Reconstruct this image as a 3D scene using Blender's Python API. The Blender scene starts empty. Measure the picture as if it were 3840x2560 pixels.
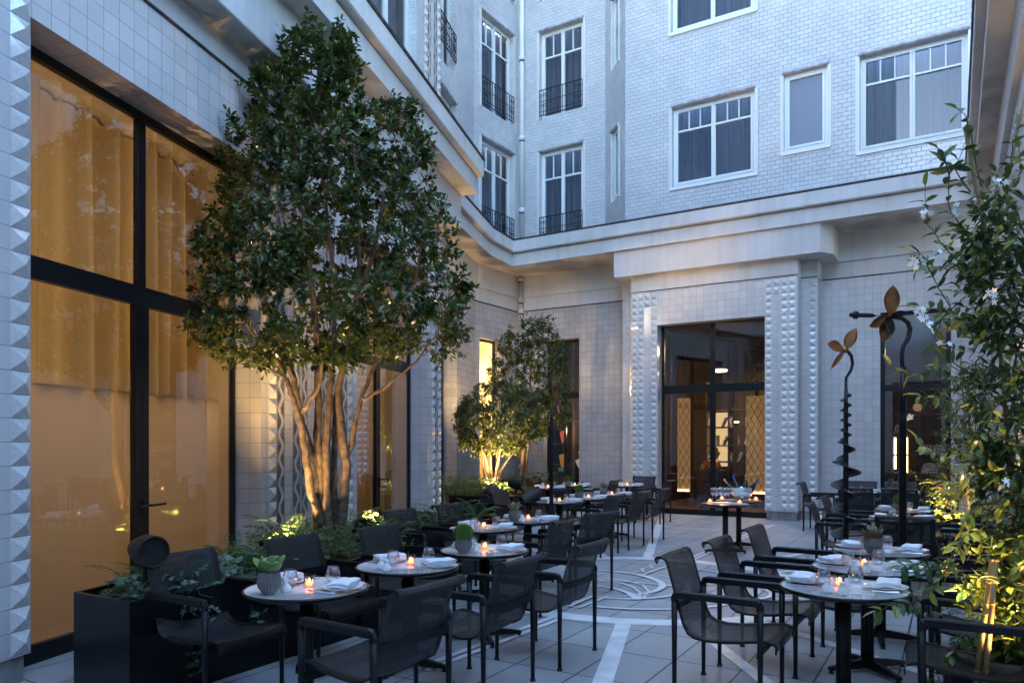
SKY, EXPO, E_ROOM1, E_TREE, E_JAS = 0.10, 5.62, 1.3, 17.0, 3.0
import bpy, bmesh, math, random
from mathutils import Vector, Matrix
random.seed(7)
R = math.radians
scene = bpy.context.scene
COL = scene.collection

# ---------------------------------------------------------------- camera
F_, YH, XC, H = 2750.0, 1667.0, 1920.0, 1.54     # focal length and horizon in pixels of the 3840 px photograph, eye height
B = R(31.0)
sB, cB = math.sin(B), math.cos(B)
cam = bpy.data.cameras.new('camera')
cam.lens = F_ / 3840 * 36.0
cam.sensor_width = 36.0
cam.shift_y = (YH - 1280.0) / 3840.0
cam.clip_start = 0.05
cam.clip_end = 500
camo = bpy.data.objects.new('camera', cam)
COL.objects.link(camo)
camo.location = (0, 0, H)
camo.rotation_euler = (R(90), 0, B)
scene.camera = camo

# ---------------------------------------------------------------- sky and exposure (dusk)
world = bpy.data.worlds.new('World')
scene.world = world
world.use_nodes = True
wn = world.node_tree
bg = wn.nodes['Background']
sky = wn.nodes.new('ShaderNodeTexSky')
sky.sky_type = 'NISHITA'
sky.sun_disc = False
sky.sun_elevation = R(7)
sky.sun_rotation = R(215)
sky.air_density = 1.0
sky.dust_density = 1.0
sky.ozone_density = 1.2
tint = wn.nodes.new('ShaderNodeMix'); tint.data_type = 'RGBA'; tint.blend_type = 'MULTIPLY'; tint.inputs[0].default_value = 1
tint.inputs[7].default_value = (.73, .81, .99, 1)      # cool white balance of the dusk exposure
wn.links.new(sky.outputs[0], tint.inputs[6]); wn.links.new(tint.outputs[2], bg.inputs[0])
bg.inputs[1].default_value = SKY
sun = bpy.data.lights.new('sun', 'SUN')
sun.energy = 0.02
sun.angle = R(25)
sun.color = (1.0, .9, .8)
suno = bpy.data.objects.new('sun', sun)
COL.objects.link(suno)
suno.rotation_euler = (R(40), 0, R(-35))
scene.view_settings.view_transform = 'Standard'
scene.view_settings.look = 'None'
scene.view_settings.exposure = EXPO
scene.cycles.use_denoising = True
scene.cycles.max_bounces = 7
scene.cycles.diffuse_bounces = 4
scene.cycles.glossy_bounces = 4
scene.cycles.transmission_bounces = 4
scene.cycles.transparent_max_bounces = 14
scene.cycles.caustics_reflective = False
scene.cycles.caustics_refractive = False
scene.cycles.sample_clamp_indirect = 3.0

# ---------------------------------------------------------------- image geometry used only to measure the place
def ray(x, y):
    u = x - XC
    return (-sB * F_ + cB * u, cB * F_ + sB * u, YH - y)
def at(x, y, depth):
    a = ray(x, y); t = depth / F_
    return Vector((a[0] * t, a[1] * t, H + a[2] * t))
def onY(x, y, Y):
    a = ray(x, y); t = Y / a[1]
    return (a[0] * t, H + a[2] * t)
AL = B - math.atan(670 / F_)
ul = (-math.sin(AL), math.cos(AL)); nl = (math.cos(AL), math.sin(AL))
def onL(x, y, n):                                  # left wall: distance along it and height, n negative
    a = ray(x, y); t = n / (a[0] * nl[0] + a[1] * nl[1])
    return ((a[0] * ul[0] + a[1] * ul[1]) * t, H + a[2] * t)

class Fr:
    """a vertical wall plane: origin, direction along it, normal towards the court"""
    def __init__(s, o, u, n): s.o, s.u, s.n = o, u, n
    def p(s, a, off, z): return (s.o[0] + s.u[0] * a + s.n[0] * off, s.o[1] + s.u[1] * a + s.n[1] * off, z)
    def off(s, k): return Fr((s.o[0] + s.n[0] * k, s.o[1] + s.n[1] * k), s.u, s.n)
def FL(n): return Fr((nl[0] * n, nl[1] * n), ul, nl)
def FB(Y): return Fr((0, Y), (1, 0), (0, -1))

# ---------------------------------------------------------------- materials
MATS = {}
def mat(name, col=(.5, .5, .5), rough=.5, metal=0., spec=.5, emit=None, es=0., coat=0.):
    m = bpy.data.materials.new(name); m.use_nodes = True
    b = m.node_tree.nodes['Principled BSDF']
    b.inputs['Base Color'].default_value = (*col, 1); b.inputs['Roughness'].default_value = rough
    b.inputs['Metallic'].default_value = metal; b.inputs['Specular IOR Level'].default_value = spec
    b.inputs['Coat Weight'].default_value = coat
    if emit: b.inputs['Emission Color'].default_value = (*emit, 1); b.inputs['Emission Strength'].default_value = es
    MATS[name] = m
    return m
def nt(m): return m.node_tree.nodes, m.node_tree.links, m.node_tree.nodes['Principled BSDF']
def noise_col(m, scale, c1, c2, lo=.35, hi=.65, detail=6, coord='Object', rough=None, bump=0., bdist=.01):
    n, l, b = nt(m)
    tc = n.new('ShaderNodeTexCoord'); t = n.new('ShaderNodeTexNoise'); t.inputs['Scale'].default_value = scale; t.inputs['Detail'].default_value = detail
    r = n.new('ShaderNodeValToRGB'); r.color_ramp.elements[0].position = lo; r.color_ramp.elements[1].position = hi
    r.color_ramp.elements[0].color = (*c1, 1); r.color_ramp.elements[1].color = (*c2, 1)
    l.new(tc.outputs[coord], t.inputs['Vector']); l.new(t.outputs['Fac'], r.inputs['Fac']); l.new(r.outputs['Color'], b.inputs['Base Color'])
    if bump:
        bp = n.new('ShaderNodeBump'); bp.inputs['Strength'].default_value = bump; bp.inputs['Distance'].default_value = bdist
        l.new(t.outputs['Fac'], bp.inputs['Height']); l.new(bp.outputs['Normal'], b.inputs['Normal'])
    if rough:
        mr = n.new('ShaderNodeMapRange'); mr.inputs['To Min'].default_value = rough[0]; mr.inputs['To Max'].default_value = rough[1]
        l.new(t.outputs['Fac'], mr.inputs['Value']); l.new(mr.outputs['Result'], b.inputs['Roughness'])
    return m
def tile_mat(name, w, h, off, c1, c2, joint, mortar, rough, bump, bdist, smooth=.1, wob=.0, dirt=0.):
    m = mat(name, c1, rough); n, l, b = nt(m)
    uv = n.new('ShaderNodeUVMap'); br = n.new('ShaderNodeTexBrick')
    br.offset = off; br.squash = 1
    br.inputs['Color1'].default_value = (*c1, 1); br.inputs['Color2'].default_value = (*c2, 1); br.inputs['Mortar'].default_value = (*joint, 1)
    br.inputs['Scale'].default_value = 1; br.inputs['Mortar Size'].default_value = mortar; br.inputs['Mortar Smooth'].default_value = smooth
    br.inputs['Brick Width'].default_value = w; br.inputs['Row Height'].default_value = h; br.inputs['Bias'].default_value = 0
    l.new(uv.outputs[0], br.inputs['Vector'])
    col = br.outputs['Color']
    ns = n.new('ShaderNodeTexNoise'); ns.inputs['Scale'].default_value = 1.3; ns.inputs['Detail'].default_value = 8; ns.inputs['Roughness'].default_value = .65
    l.new(uv.outputs[0], ns.inputs['Vector'])
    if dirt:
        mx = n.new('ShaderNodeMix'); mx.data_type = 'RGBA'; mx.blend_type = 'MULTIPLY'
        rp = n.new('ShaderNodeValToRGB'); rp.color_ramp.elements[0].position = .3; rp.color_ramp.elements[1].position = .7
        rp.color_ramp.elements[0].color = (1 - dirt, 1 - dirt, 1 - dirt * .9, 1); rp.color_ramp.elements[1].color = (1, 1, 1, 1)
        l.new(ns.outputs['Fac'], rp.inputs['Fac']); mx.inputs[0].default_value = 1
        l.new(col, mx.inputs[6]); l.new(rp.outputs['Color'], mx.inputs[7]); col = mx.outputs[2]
    l.new(col, b.inputs['Base Color'])
    bp = n.new('ShaderNodeBump'); bp.inputs['Strength'].default_value = bump; bp.inputs['Distance'].default_value = bdist; bp.invert = True
    l.new(br.outputs['Fac'], bp.inputs['Height'])
    last = bp
    if wob:
        n2 = n.new('ShaderNodeTexNoise'); n2.inputs['Scale'].default_value = 9; n2.inputs['Detail'].default_value = 2; l.new(uv.outputs[0], n2.inputs['Vector'])
        b2 = n.new('ShaderNodeBump'); b2.inputs['Strength'].default_value = wob; b2.inputs['Distance'].default_value = .01
        l.new(n2.outputs['Fac'], b2.inputs['Height']); l.new(bp.outputs['Normal'], b2.inputs['Normal']); last = b2
    l.new(last.outputs['Normal'], b.inputs['Normal'])
    return m
TP = .152
M_tile = tile_mat('glazed_square_tile', TP, TP, 0, (.67, .63, .61), (.59, .56, .545), (.34, .33, .33), .003, .16, .5, .003, .2, .25, .12)
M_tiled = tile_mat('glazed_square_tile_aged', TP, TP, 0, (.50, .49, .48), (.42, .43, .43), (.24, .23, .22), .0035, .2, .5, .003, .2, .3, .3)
M_brick = tile_mat('glazed_metro_brick', .158, .0865, .5, (.60, .61, .62), (.53, .545, .56), (.39, .40, .42), .0045, .18, .8, .011, .9, .3, .16)
M_pyr = mat('glazed_stud_tile', (.62, .62, .60), .10, spec=.8, coat=.5)
noise_col(M_pyr, 60, (.60, .58, .56), (.70, .68, .66))
M_plaster = mat('painted_plaster', (.56, .56, .56), .7)
noise_col(M_plaster, 1.1, (.52, .51, .50), (.62, .62, .62), .3, .7, 8, bump=.08, bdist=.02)
n, l, b = nt(M_plaster)
tcp = n.new('ShaderNodeTexCoord'); mpp = n.new('ShaderNodeMapping'); mpp.inputs['Scale'].default_value = (7, 7, .35); npp = n.new('ShaderNodeTexNoise'); npp.inputs['Scale'].default_value = 1.0; npp.inputs['Detail'].default_value = 8
rpp = n.new('ShaderNodeValToRGB'); rpp.color_ramp.elements[0].position = .30; rpp.color_ramp.elements[0].color = (.90, .89, .88, 1); rpp.color_ramp.elements[1].position = .55; rpp.color_ramp.elements[1].color = (1, 1, 1, 1)
mxp = n.new('ShaderNodeMix'); mxp.data_type = 'RGBA'; mxp.blend_type = 'MULTIPLY'; mxp.inputs[0].default_value = 1
l.new(tcp.outputs['Object'], mpp.inputs[0]); l.new(mpp.outputs[0], npp.inputs['Vector']); l.new(npp.outputs['Fac'], rpp.inputs['Fac'])
old_ = b.inputs['Base Color'].links[0].from_socket; l.new(old_, mxp.inputs[6]); l.new(rpp.outputs['Color'], mxp.inputs[7]); l.new(mxp.outputs[2], b.inputs['Base Color'])
M_sof = mat('mottled_soffit_plaster', (.5, .47, .44), .75)  # blotchy soffit tone, darker than the fascia plaster
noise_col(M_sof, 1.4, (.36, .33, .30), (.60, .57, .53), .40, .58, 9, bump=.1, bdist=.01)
M_lead = mat('lead_flashing', (.05, .052, .058), .5, .3)
noise_col(M_lead, 14, (.02, .02, .022), (.09, .09, .10), bump=.4, bdist=.01)
M_conc = mat('concrete_plinth', (.3, .3, .29), .8)
noise_col(M_conc, 6, (.17, .17, .17), (.36, .35, .34), .3, .7, 9, bump=.3)
M_black = mat('black_metal_frame', (.006, .0065, .008), .4, .0, .35)
M_white = mat('pale_painted_frame', (.70, .74, .74), .4)
M_iron = mat('wrought_iron', (.012, .013, .016), .5, .4)
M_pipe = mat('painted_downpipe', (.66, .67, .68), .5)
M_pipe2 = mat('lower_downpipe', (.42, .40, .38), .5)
M_cap = mat('moulded_brick_head', (.42, .42, .44), .4)
noise_col(M_cap, 9, (.30, .30, .32), (.52, .52, .54), bump=.3)
# floor
M_floor = tile_mat('stone_paving', .465, .655, 0, (.42, .42, .42), (.36, .37, .38), (.035, .035, .04), .0065, .5, .35, .003, .1, .04, .22)
n, l, b = nt(M_floor)
vn = n.new('ShaderNodeTexNoise'); vn.inputs['Scale'].default_value = 3.2; vn.inputs['Detail'].default_value = 10
mr = n.new('ShaderNodeMapRange'); mr.inputs['To Min'].default_value = .32; mr.inputs['To Max'].default_value = .62
uvn = n.new('ShaderNodeUVMap'); l.new(uvn.outputs[0], vn.inputs['Vector']); l.new(vn.outputs['Fac'], mr.inputs['Value']); l.new(mr.outputs['Result'], b.inputs['Roughness'])
M_inlay = mat('white_marble_inlay', (.62, .62, .62), .4)
noise_col(M_inlay, 5, (.58, .59, .60), (.80, .80, .80), .3, .6, 10)
# glass
def glass_mat(name, tint=(1, 1, 1), refl=1.0, pwr=4.0, gain=.75):
    m = bpy.data.materials.new(name); m.use_nodes = True; n, l = m.node_tree.nodes, m.node_tree.links; n.clear()
    o = n.new('ShaderNodeOutputMaterial'); mx = n.new('ShaderNodeMixShader'); t = n.new('ShaderNodeBsdfTransparent'); g = n.new('ShaderNodeBsdfGlossy')
    f = n.new('ShaderNodeLayerWeight'); f.inputs['Blend'].default_value = .5
    pw = n.new('ShaderNodeMath'); pw.operation = 'POWER'; pw.inputs[1].default_value = pwr; l.new(f.outputs['Facing'], pw.inputs[0])
    ma = n.new('ShaderNodeMath'); ma.operation = 'MULTIPLY_ADD'; ma.inputs[1].default_value = gain; ma.inputs[2].default_value = .045 * refl; ma.use_clamp = True
    t.inputs[0].default_value = (*tint, 1); g.inputs['Roughness'].default_value = .0
    l.new(pw.outputs[0], ma.inputs[0]); l.new(ma.outputs[0], mx.inputs[0]); l.new(t.outputs[0], mx.inputs[1]); l.new(g.outputs[0], mx.inputs[2]); l.new(mx.outputs[0], o.inputs[0])
    MATS[name] = m
    return m
M_glass = glass_mat('window_glass', (.84, .86, .86), 3.4, 3.0, .8)
M_gdark = glass_mat('dark_window_glass', (.60, .63, .66), .7, 4.5, .6)
M_wine = glass_mat('clear_drinking_glass', (.93, .94, .95), 2.4, 2.2, 1.0)
M_amber = glass_mat('smoked_votive_glass', (.62, .46, .42), 2.4, 2.2, .8)
def cloth_mat(name, c, tr=.5, rough=.9, emit=0):
    m = bpy.data.materials.new(name); m.use_nodes = True; n, l = m.node_tree.nodes, m.node_tree.links; n.clear()
    o = n.new('ShaderNodeOutputMaterial'); mx = n.new('ShaderNodeMixShader'); d = n.new('ShaderNodeBsdfDiffuse'); t = n.new('ShaderNodeBsdfTranslucent')
    d.inputs[0].default_value = (*c, 1); t.inputs[0].default_value = (*c, 1); mx.inputs[0].default_value = tr
    l.new(d.outputs[0], mx.inputs[1]); l.new(t.outputs[0], mx.inputs[2]); l.new(mx.outputs[0], o.inputs[0])
    MATS[name] = m
    return m
M_curt = cloth_mat('amber_curtain', (.56, .42, .20), .65)
M_blind = cloth_mat('amber_sheer_blind', (.62, .49, .31), .6)
M_curtw = cloth_mat('grey_blue_net_curtain', (.30, .34, .42), .4)
M_room = mat('warm_room_wall', (.55, .42, .26), .8)
M_dark = mat('dark_room', (.035, .03, .028), .7)
M_wood = mat('dark_joinery_wood', (.06, .035, .022), .4)
M_woodf = mat('warm_timber_floor', (.16, .075, .04), .4)
M_lit = mat('lit_lamp_or_strip', (1, .9, .7), .5, emit=(1, .66, .30), es=.25)  # shared by the ceiling lamps and the glowing strips
M_panel = mat('backlit_parchment_panel', (.26, .16, .07), .6, emit=(1, .50, .15), es=.005)
M_gold = mat('polished_gold', (.95, .62, .18), .18, 1)
M_book = mat('book_spines', (.5, .42, .3), .7)
noise_col(M_book, 34, (.10, .07, .05), (.75, .70, .55), .42, .58, 1)
# mosaic strip: pebbled zigzag between dark bands
M_mos = mat('pebble_mosaic', (.4, .4, .4), .4); n, l, b = nt(M_mos)
uv = n.new('ShaderNodeUVMap'); sx = n.new('ShaderNodeSeparateXYZ'); l.new(uv.outputs[0], sx.inputs[0])
def M2(op, a, b_=None, c_=None):
    q = n.new('ShaderNodeMath'); q.operation = op
    for i, v in enumerate((a, b_, c_)):
        if v is None: continue
        if isinstance(v, (int, float)): q.inputs[i].default_value = v
        else: l.new(v, q.inputs[i])
    return q.outputs[0]
wv = M2('MULTIPLY', M2('SINE', M2('MULTIPLY', sx.outputs[1], 2 * math.pi / .26)), .035)
dist = M2('ABSOLUTE', M2('SUBTRACT', M2('SUBTRACT', sx.outputs[0], .07), wv))
band = M2('LESS_THAN', dist, .027)
edge = M2('GREATER_THAN', M2('ABSOLUTE', M2('SUBTRACT', sx.outputs[0], .07)), .056)
vo = n.new('ShaderNodeTexVoronoi'); vo.inputs['Scale'].default_value = 48; l.new(uv.outputs[0], vo.inputs['Vector'])
rp = n.new('ShaderNodeValToRGB'); rp.color_ramp.interpolation = 'CONSTANT'
e = rp.color_ramp.elements; e[0].color = (.10, .10, .12, 1); e[1].color = (.22, .21, .21, 1); e[1].position = .35
for ps, cc in ((.62, (.05, .05, .06, 1)), (.8, (.36, .34, .32, 1)), (.93, (.50, .30, .10, 1))):
    k = e.new(ps); k.color = cc
l.new(vo.outputs['Color'], rp.inputs['Fac'])
m1 = n.new('ShaderNodeMix'); m1.data_type = 'RGBA'; l.new(band, m1.inputs[0]); l.new(rp.outputs['Color'], m1.inputs[6]); m1.inputs[7].default_value = (.62, .62, .62, 1)
m2 = n.new('ShaderNodeMix'); m2.data_type = 'RGBA'; m2.blend_type = 'MULTIPLY'; m2.inputs[0].default_value = 1
r2 = n.new('ShaderNodeValToRGB'); r2.color_ramp.elements[0].position = .0; r2.color_ramp.elements[1].position = .1; r2.color_ramp.elements[0].color = (.35, .35, .35, 1)
v2 = n.new('ShaderNodeTexVoronoi'); v2.feature = 'DISTANCE_TO_EDGE'; v2.inputs['Scale'].default_value = 48; l.new(uv.outputs[0], v2.inputs['Vector']); l.new(v2.outputs['Distance'], r2.inputs['Fac'])
l.new(m1.outputs[2], m2.inputs[6]); l.new(r2.outputs['Color'], m2.inputs[7])
m3 = n.new('ShaderNodeMix'); m3.data_type = 'RGBA'; l.new(edge, m3.inputs[0]); l.new(m2.outputs[2], m3.inputs[6]); m3.inputs[7].default_value = (.16, .16, .17, 1)
l.new(m3.outputs[2], b.inputs['Base Color'])
# furniture
M_chair = mat('black_powder_coated_frame', (.005, .005, .006), .42, 0, .35)
M_strap = mat('black_sling_edge_band', (.008, .0065, .0065), .42, 0, .4)
def sling_mat():
    m = bpy.data.materials.new('open_weave_mesh'); m.use_nodes = True; n, l = m.node_tree.nodes, m.node_tree.links; n.clear()
    o = n.new('ShaderNodeOutputMaterial'); mx = n.new('ShaderNodeMixShader'); t = n.new('ShaderNodeBsdfTransparent'); p = n.new('ShaderNodeBsdfPrincipled')
    p.inputs['Base Color'].default_value = (.007, .008, .011, 1); p.inputs['Roughness'].default_value = .5; p.inputs['Specular IOR Level'].default_value = .45
    uv = n.new('ShaderNodeUVMap'); s = n.new('ShaderNodeSeparateXYZ'); l.new(uv.outputs[0], s.inputs[0])
    def mm(op, a, v):
        q = n.new('ShaderNodeMath'); q.operation = op; l.new(a, q.inputs[0])
        if isinstance(v, (int, float)): q.inputs[1].default_value = v
        else: l.new(v, q.inputs[1])
        return q.outputs[0]
    a = mm('GREATER_THAN', mm('FRACT', mm('MULTIPLY', s.outputs[0], 170.0), 0), .70)
    c = mm('GREATER_THAN', mm('FRACT', mm('MULTIPLY', s.outputs[1], 230.0), 0), .66)
    hole = mm('MULTIPLY', a, c)
    w = n.new('ShaderNodeTexWave'); w.inputs['Scale'].default_value = 36; w.inputs['Distortion'].default_value = 0; l.new(uv.outputs[0], w.inputs['Vector'])
    bp = n.new('ShaderNodeBump'); bp.inputs['Strength'].default_value = .5; bp.inputs['Distance'].default_value = .003; l.new(w.outputs['Fac'], bp.inputs['Height']); l.new(bp.outputs[0], p.inputs['Normal'])
    l.new(hole, mx.inputs[0]); l.new(p.outputs[0], mx.inputs[1]); l.new(t.outputs[0], mx.inputs[2]); l.new(mx.outputs[0], o.inputs[0])
    return m
M_sling = sling_mat()
M_top = mat('white_glazed_tabletop', (.60, .61, .62), .07, coat=.5)
noise_col(M_top, 7, (.74, .75, .76), (.82, .82, .83), .3, .7, 6)
M_rim = mat('black_lacquer_rim', (.005, .005, .006), .18, 0, .4)
M_porc = mat('white_porcelain', (.72, .72, .70), .12)
M_nap = mat('white_linen', (.78, .78, .80), .9)
noise_col(M_nap, 30, (.72, .72, .75), (.80, .80, .82), bump=.25, bdist=.004)
M_steel = mat('polished_steel', (.62, .62, .62), .2, 1)
M_wax = mat('candle_wax', (.85, .8, .7), .6, emit=(1, .42, .12), es=.25)
M_flame = mat('candle_flame', (1, .7, .3), .5, emit=(1, .52, .18), es=4)
M_pot = mat('grooved_grey_ceramic', (.17, .145, .14), .7)
M_cop = mat('burnished_copper', (.42, .18, .08), .28, 1)
noise_col(M_cop, 5, (.46, .21, .09), (.12, .05, .03), .35, .75, 6, rough=(.18, .5))
M_bronze = mat('dark_oiled_steel', (.02, .02, .024), .34, .6)
M_box = mat('black_lacquered_planter', (.003, .0035, .005), .25, 0, .3)
M_soil = mat('dark_soil', (.03, .022, .016), .95)
noise_col(M_soil, 40, (.012, .009, .007), (.06, .045, .03), bump=.8, bdist=.03)
M_spk = mat('brown_speaker_shell', (.020, .014, .012), .5, 0, .35)
M_spk2 = mat('black_speaker_grille', (.008, .008, .008), .8)
M_bottle = mat('dark_bottle_glass', (.012, .03, .018), .1)
M_foil = mat('gold_foil', (.55, .45, .25), .35, .8)
M_foil2 = mat('blue_label', (.05, .10, .30), .4)
# plants
def leaf_mat(name, c1, c2, rough=.32, tr=.18, spec=.5, tint=None):
    m = mat(name, c1, rough, spec=spec); n, l, b = nt(m)
    a = n.new('ShaderNodeAttribute'); a.attribute_name = 'rnd'
    r = n.new('ShaderNodeValToRGB'); r.color_ramp.elements[0].color = (*c1, 1); r.color_ramp.elements[1].color = (*c2, 1)
    if tint:
        k = r.color_ramp.elements.new(.84); k.color = (*c2, 1); r.color_ramp.elements[-1].color = (*tint, 1)
    l.new(a.outputs['Fac'], r.inputs['Fac']); l.new(r.outputs['Color'], b.inputs['Base Color'])
    t = n.new('ShaderNodeBsdfTranslucent'); mx = n.new('ShaderNodeMixShader'); mx.inputs[0].default_value = tr
    l.new(r.outputs['Color'], t.inputs[0]); l.new(b.outputs[0], mx.inputs[1]); l.new(t.outputs[0], mx.inputs[2]); l.new(mx.outputs[0], n['Material Output'].inputs[0])
    return m
M_leaf = leaf_mat('camellia_leaf', (.026, .046, .011), (.088, .125, .024), .24, .25, tint=(.16, .20, .03))
M_leaf2 = leaf_mat('small_evergreen_leaf', (.030, .050, .014), (.085, .12, .03), .35, .2, tint=(.20, .22, .04))
M_leaf3 = leaf_mat('jasmine_leaf', (.03, .070, .022), (.11, .16, .035), .35, .3, tint=(.32, .32, .05))
M_fern = leaf_mat('fern_frond', (.05, .10, .03), (.12, .20, .05), .5, .25)
M_ivy = leaf_mat('ivy_leaf', (.05, .10, .06), (.14, .22, .13), .4, .12)
M_succ = leaf_mat('succulent_leaf', (.16, .26, .07), (.26, .36, .12), .4, .15)
M_succr = leaf_mat('red_edged_leaf', (.20, .05, .04), (.24, .30, .14), .4, .15)
M_ball = leaf_mat('moss_green_leaf', (.10, .20, .03), (.20, .34, .06), .6, .2)
M_petal = mat('white_petal', (.85, .85, .80), .5)
M_bark = mat('camellia_bark', (.22, .15, .09), .8)
noise_col(M_bark, 16, (.05, .035, .024), (.19, .13, .085), .3, .7, 8, bump=.6, bdist=.02)
M_stem = mat('green_brown_stem', (.08, .07, .03), .7)
M_cane = mat('bamboo_cane', (.30, .19, .07), .5)

# ---------------------------------------------------------------- mesh builder
class MB:
    def __init__(s): s.v, s.f, s.uv, s.r = [], [], [], []
    def face(s, pts, uvs=None, rnd=None):
        i = len(s.v); s.v.extend([tuple(p) for p in pts]); s.f.append(tuple(range(i, i + len(pts))))
        s.uv.append(uvs or [(0, 0)] * len(pts)); s.r.append(rnd if rnd is not None else 0.5)
    def mesh(s, vs, fs, rnd=.5):
        i = len(s.v); s.v.extend([tuple(p) for p in vs])
        for f in fs: s.f.append(tuple(i + k for k in f)); s.uv.append([(0, 0)] * len(f)); s.r.append(rnd)
    def box(s, c, d, M=None):
        x, y, z = d[0] / 2, d[1] / 2, d[2] / 2
        vs = [Vector((a * x, b_ * y, e_ * z)) for a in (-1, 1) for b_ in (-1, 1) for e_ in (-1, 1)]
        if M is not None: vs = [M @ v for v in vs]
        vs = [v + Vector(c) for v in vs]
        s.mesh(vs, [(0, 1, 3, 2), (4, 6, 7, 5), (0, 4, 5, 1), (2, 3, 7, 6), (0, 2, 6, 4), (1, 5, 7, 3)])
    def wbox(s, fr, a0, a1, o0, o1, z0, z1):
        vs = [fr.p(a, o, z) for a in (a0, a1) for o in (o0, o1) for z in (z0, z1)]
        s.mesh(vs, [(0, 1, 3, 2), (4, 6, 7, 5), (0, 4, 5, 1), (2, 3, 7, 6), (0, 2, 6, 4), (1, 5, 7, 3)])
    def prism(s, poly, z0, z1):
        k = len(poly); vs = [(p[0], p[1], z0) for p in poly] + [(p[0], p[1], z1) for p in poly]
        s.mesh(vs, [tuple(range(k - 1, -1, -1)), tuple(range(k, 2 * k))] + [(i, (i + 1) % k, k + (i + 1) % k, k + i) for i in range(k)])
    def tube(s, pts, rad, n=6, cap=True, rnd=.5):
        pts = [Vector(p) for p in pts]; k = len(pts)
        if not hasattr(rad, '__len__'): rad = [rad] * k
        vs = []; prev = None
        for i, p in enumerate(pts):
            t = (pts[min(i + 1, k - 1)] - pts[max(i - 1, 0)])
            if t.length < 1e-9: t = Vector((0, 0, 1))
            t.normalize()
            if prev is None:
                prev = t.orthogonal().normalized()
            a = (prev - t * prev.dot(t))
            if a.length < 1e-6: a = t.orthogonal()
            a.normalize(); prev = a; b_ = t.cross(a)
            for j in range(n):
                w = 2 * math.pi * j / n
                vs.append(p + (a * math.cos(w) + b_ * math.sin(w)) * rad[i])
        fs = [(i * n + j, i * n + (j + 1) % n, (i + 1) * n + (j + 1) % n, (i + 1) * n + j) for i in range(k - 1) for j in range(n)]
        if cap: fs += [tuple(range(n - 1, -1, -1)), tuple(range((k - 1) * n, k * n))]
        s.mesh(vs, fs, rnd)
    def lathe(s, prof, n=24, c=(0, 0, 0), M=None, groove=0):
        vs = []
        for r_, z_ in prof:
            for j in range(n):
                w = 2 * math.pi * j / n; rr = r_ * (1 - (groove if j % 2 else 0))
                p = Vector((rr * math.cos(w), rr * math.sin(w), z_))
                if M is not None: p = M @ p
                vs.append(p + Vector(c))
        k = len(prof)
        fs = [(i * n + j, i * n + (j + 1) % n, (i + 1) * n + (j + 1) % n, (i + 1) * n + j) for i in range(k - 1) for j in range(n)]
        s.mesh(vs, fs)
    def leaf(s, p, d_, up, L, W, rnd, cup=.12, bend=.15):
        d_ = d_.normalized(); sd = d_.cross(up)
        if sd.length < 1e-4: sd = d_.orthogonal()
        sd.normalize(); nn = sd.cross(d_).normalized()
        def q(a, b_, c_): return p + d_ * (L * a) + sd * (W * b_ * .5) + nn * (L * c_)
        vs = [q(0, 0, 0), q(.28, -.85, cup * .6), q(.68, -.85, cup * .5 - bend * .4), q(1, 0, -bend), q(.68, .85, cup * .5 - bend * .4), q(.28, .85, cup * .6), q(.5, 0, -.02)]
        s.mesh(vs, [(0, 6, 1), (1, 6, 2), (2, 6, 3), (3, 6, 4), (4, 6, 5), (5, 6, 0)], rnd)
    def obj(s, name, m, parent=None, smooth=False, base=None, label=None, bevel=0):
        me = bpy.data.meshes.new(name)
        vv = s.v if base is None else [(v[0] - base[0], v[1] - base[1], v[2] - base[2]) for v in s.v]
        me.from_pydata(vv, [], s.f); me.update()
        if any(u and any(q != (0, 0) for q in u) for u in s.uv):
            ly = me.uv_layers.new(name='UVMap'); flat = []
            for u in s.uv:
                for q in u: flat.extend(q)
            ly.data.foreach_set('uv', flat)
        if len(set(s.r)) > 1:
            at_ = me.attributes.new('rnd', 'FLOAT', 'FACE'); at_.data.foreach_set('value', s.r)
        if smooth: me.polygons.foreach_set('use_smooth', [True] * len(me.polygons))
        me.materials.append(m)
        o = bpy.data.objects.new(name, me); COL.objects.link(o)
        if parent is not None: o.parent = parent
        if label: o['label'] = label
        if bevel:
            md = o.modifiers.new('bevel', 'BEVEL'); md.width = bevel; md.segments = 2; md.limit_method = 'ANGLE'
        return o
def tag(o, label, cat, group=None, kind=None):
    if label: o['label'] = label
    if cat: o['category'] = cat
    if group: o['group'] = group
    if kind: o['kind'] = kind
    return o
def thing(name, label, cat, loc=(0, 0, 0), rz=0, group=None):
    o = bpy.data.objects.new(name, None); COL.objects.link(o); o.location = loc; o.rotation_euler = (0, 0, rz)
    o.empty_display_size = .1
    return tag(o, label, cat, group)
def copy_tree(o, parent=None):
    c = o.copy(); COL.objects.link(c)
    if parent is not None: c.parent = parent
    for ch in list(o.children): copy_tree(ch, c)
    return c
_first = set()
def place(proto, label, loc, rz=0, group=None, cat=None):
    if proto.name not in _first: _first.add(proto.name); o = proto
    else: o = copy_tree(proto)
    o.location = loc; o.rotation_euler = (0, 0, rz); o['label'] = label
    if group: o['group'] = group
    if cat: o['category'] = cat
    return o
# ================================================================ floor
def struct(o): o['kind'] = 'structure'; return o
m = MB(); m.face([(-30, -30, -.02), (30, -30, -.02), (30, 40, -.02), (-30, 40, -.02)], [(0, 0)] * 4)
struct(m.obj('ground', M_conc))
m = MB(); fl = [(-13, -9), (3, -9), (3, 17.2), (-13, 17.2)]
m.face([(x, y, 0) for x, y in fl], [(x + 2.17 + 4.65, y - 5.1 + 6.55) for x, y in fl])
struct(m.obj('courtyard_paving', M_floor))
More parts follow.
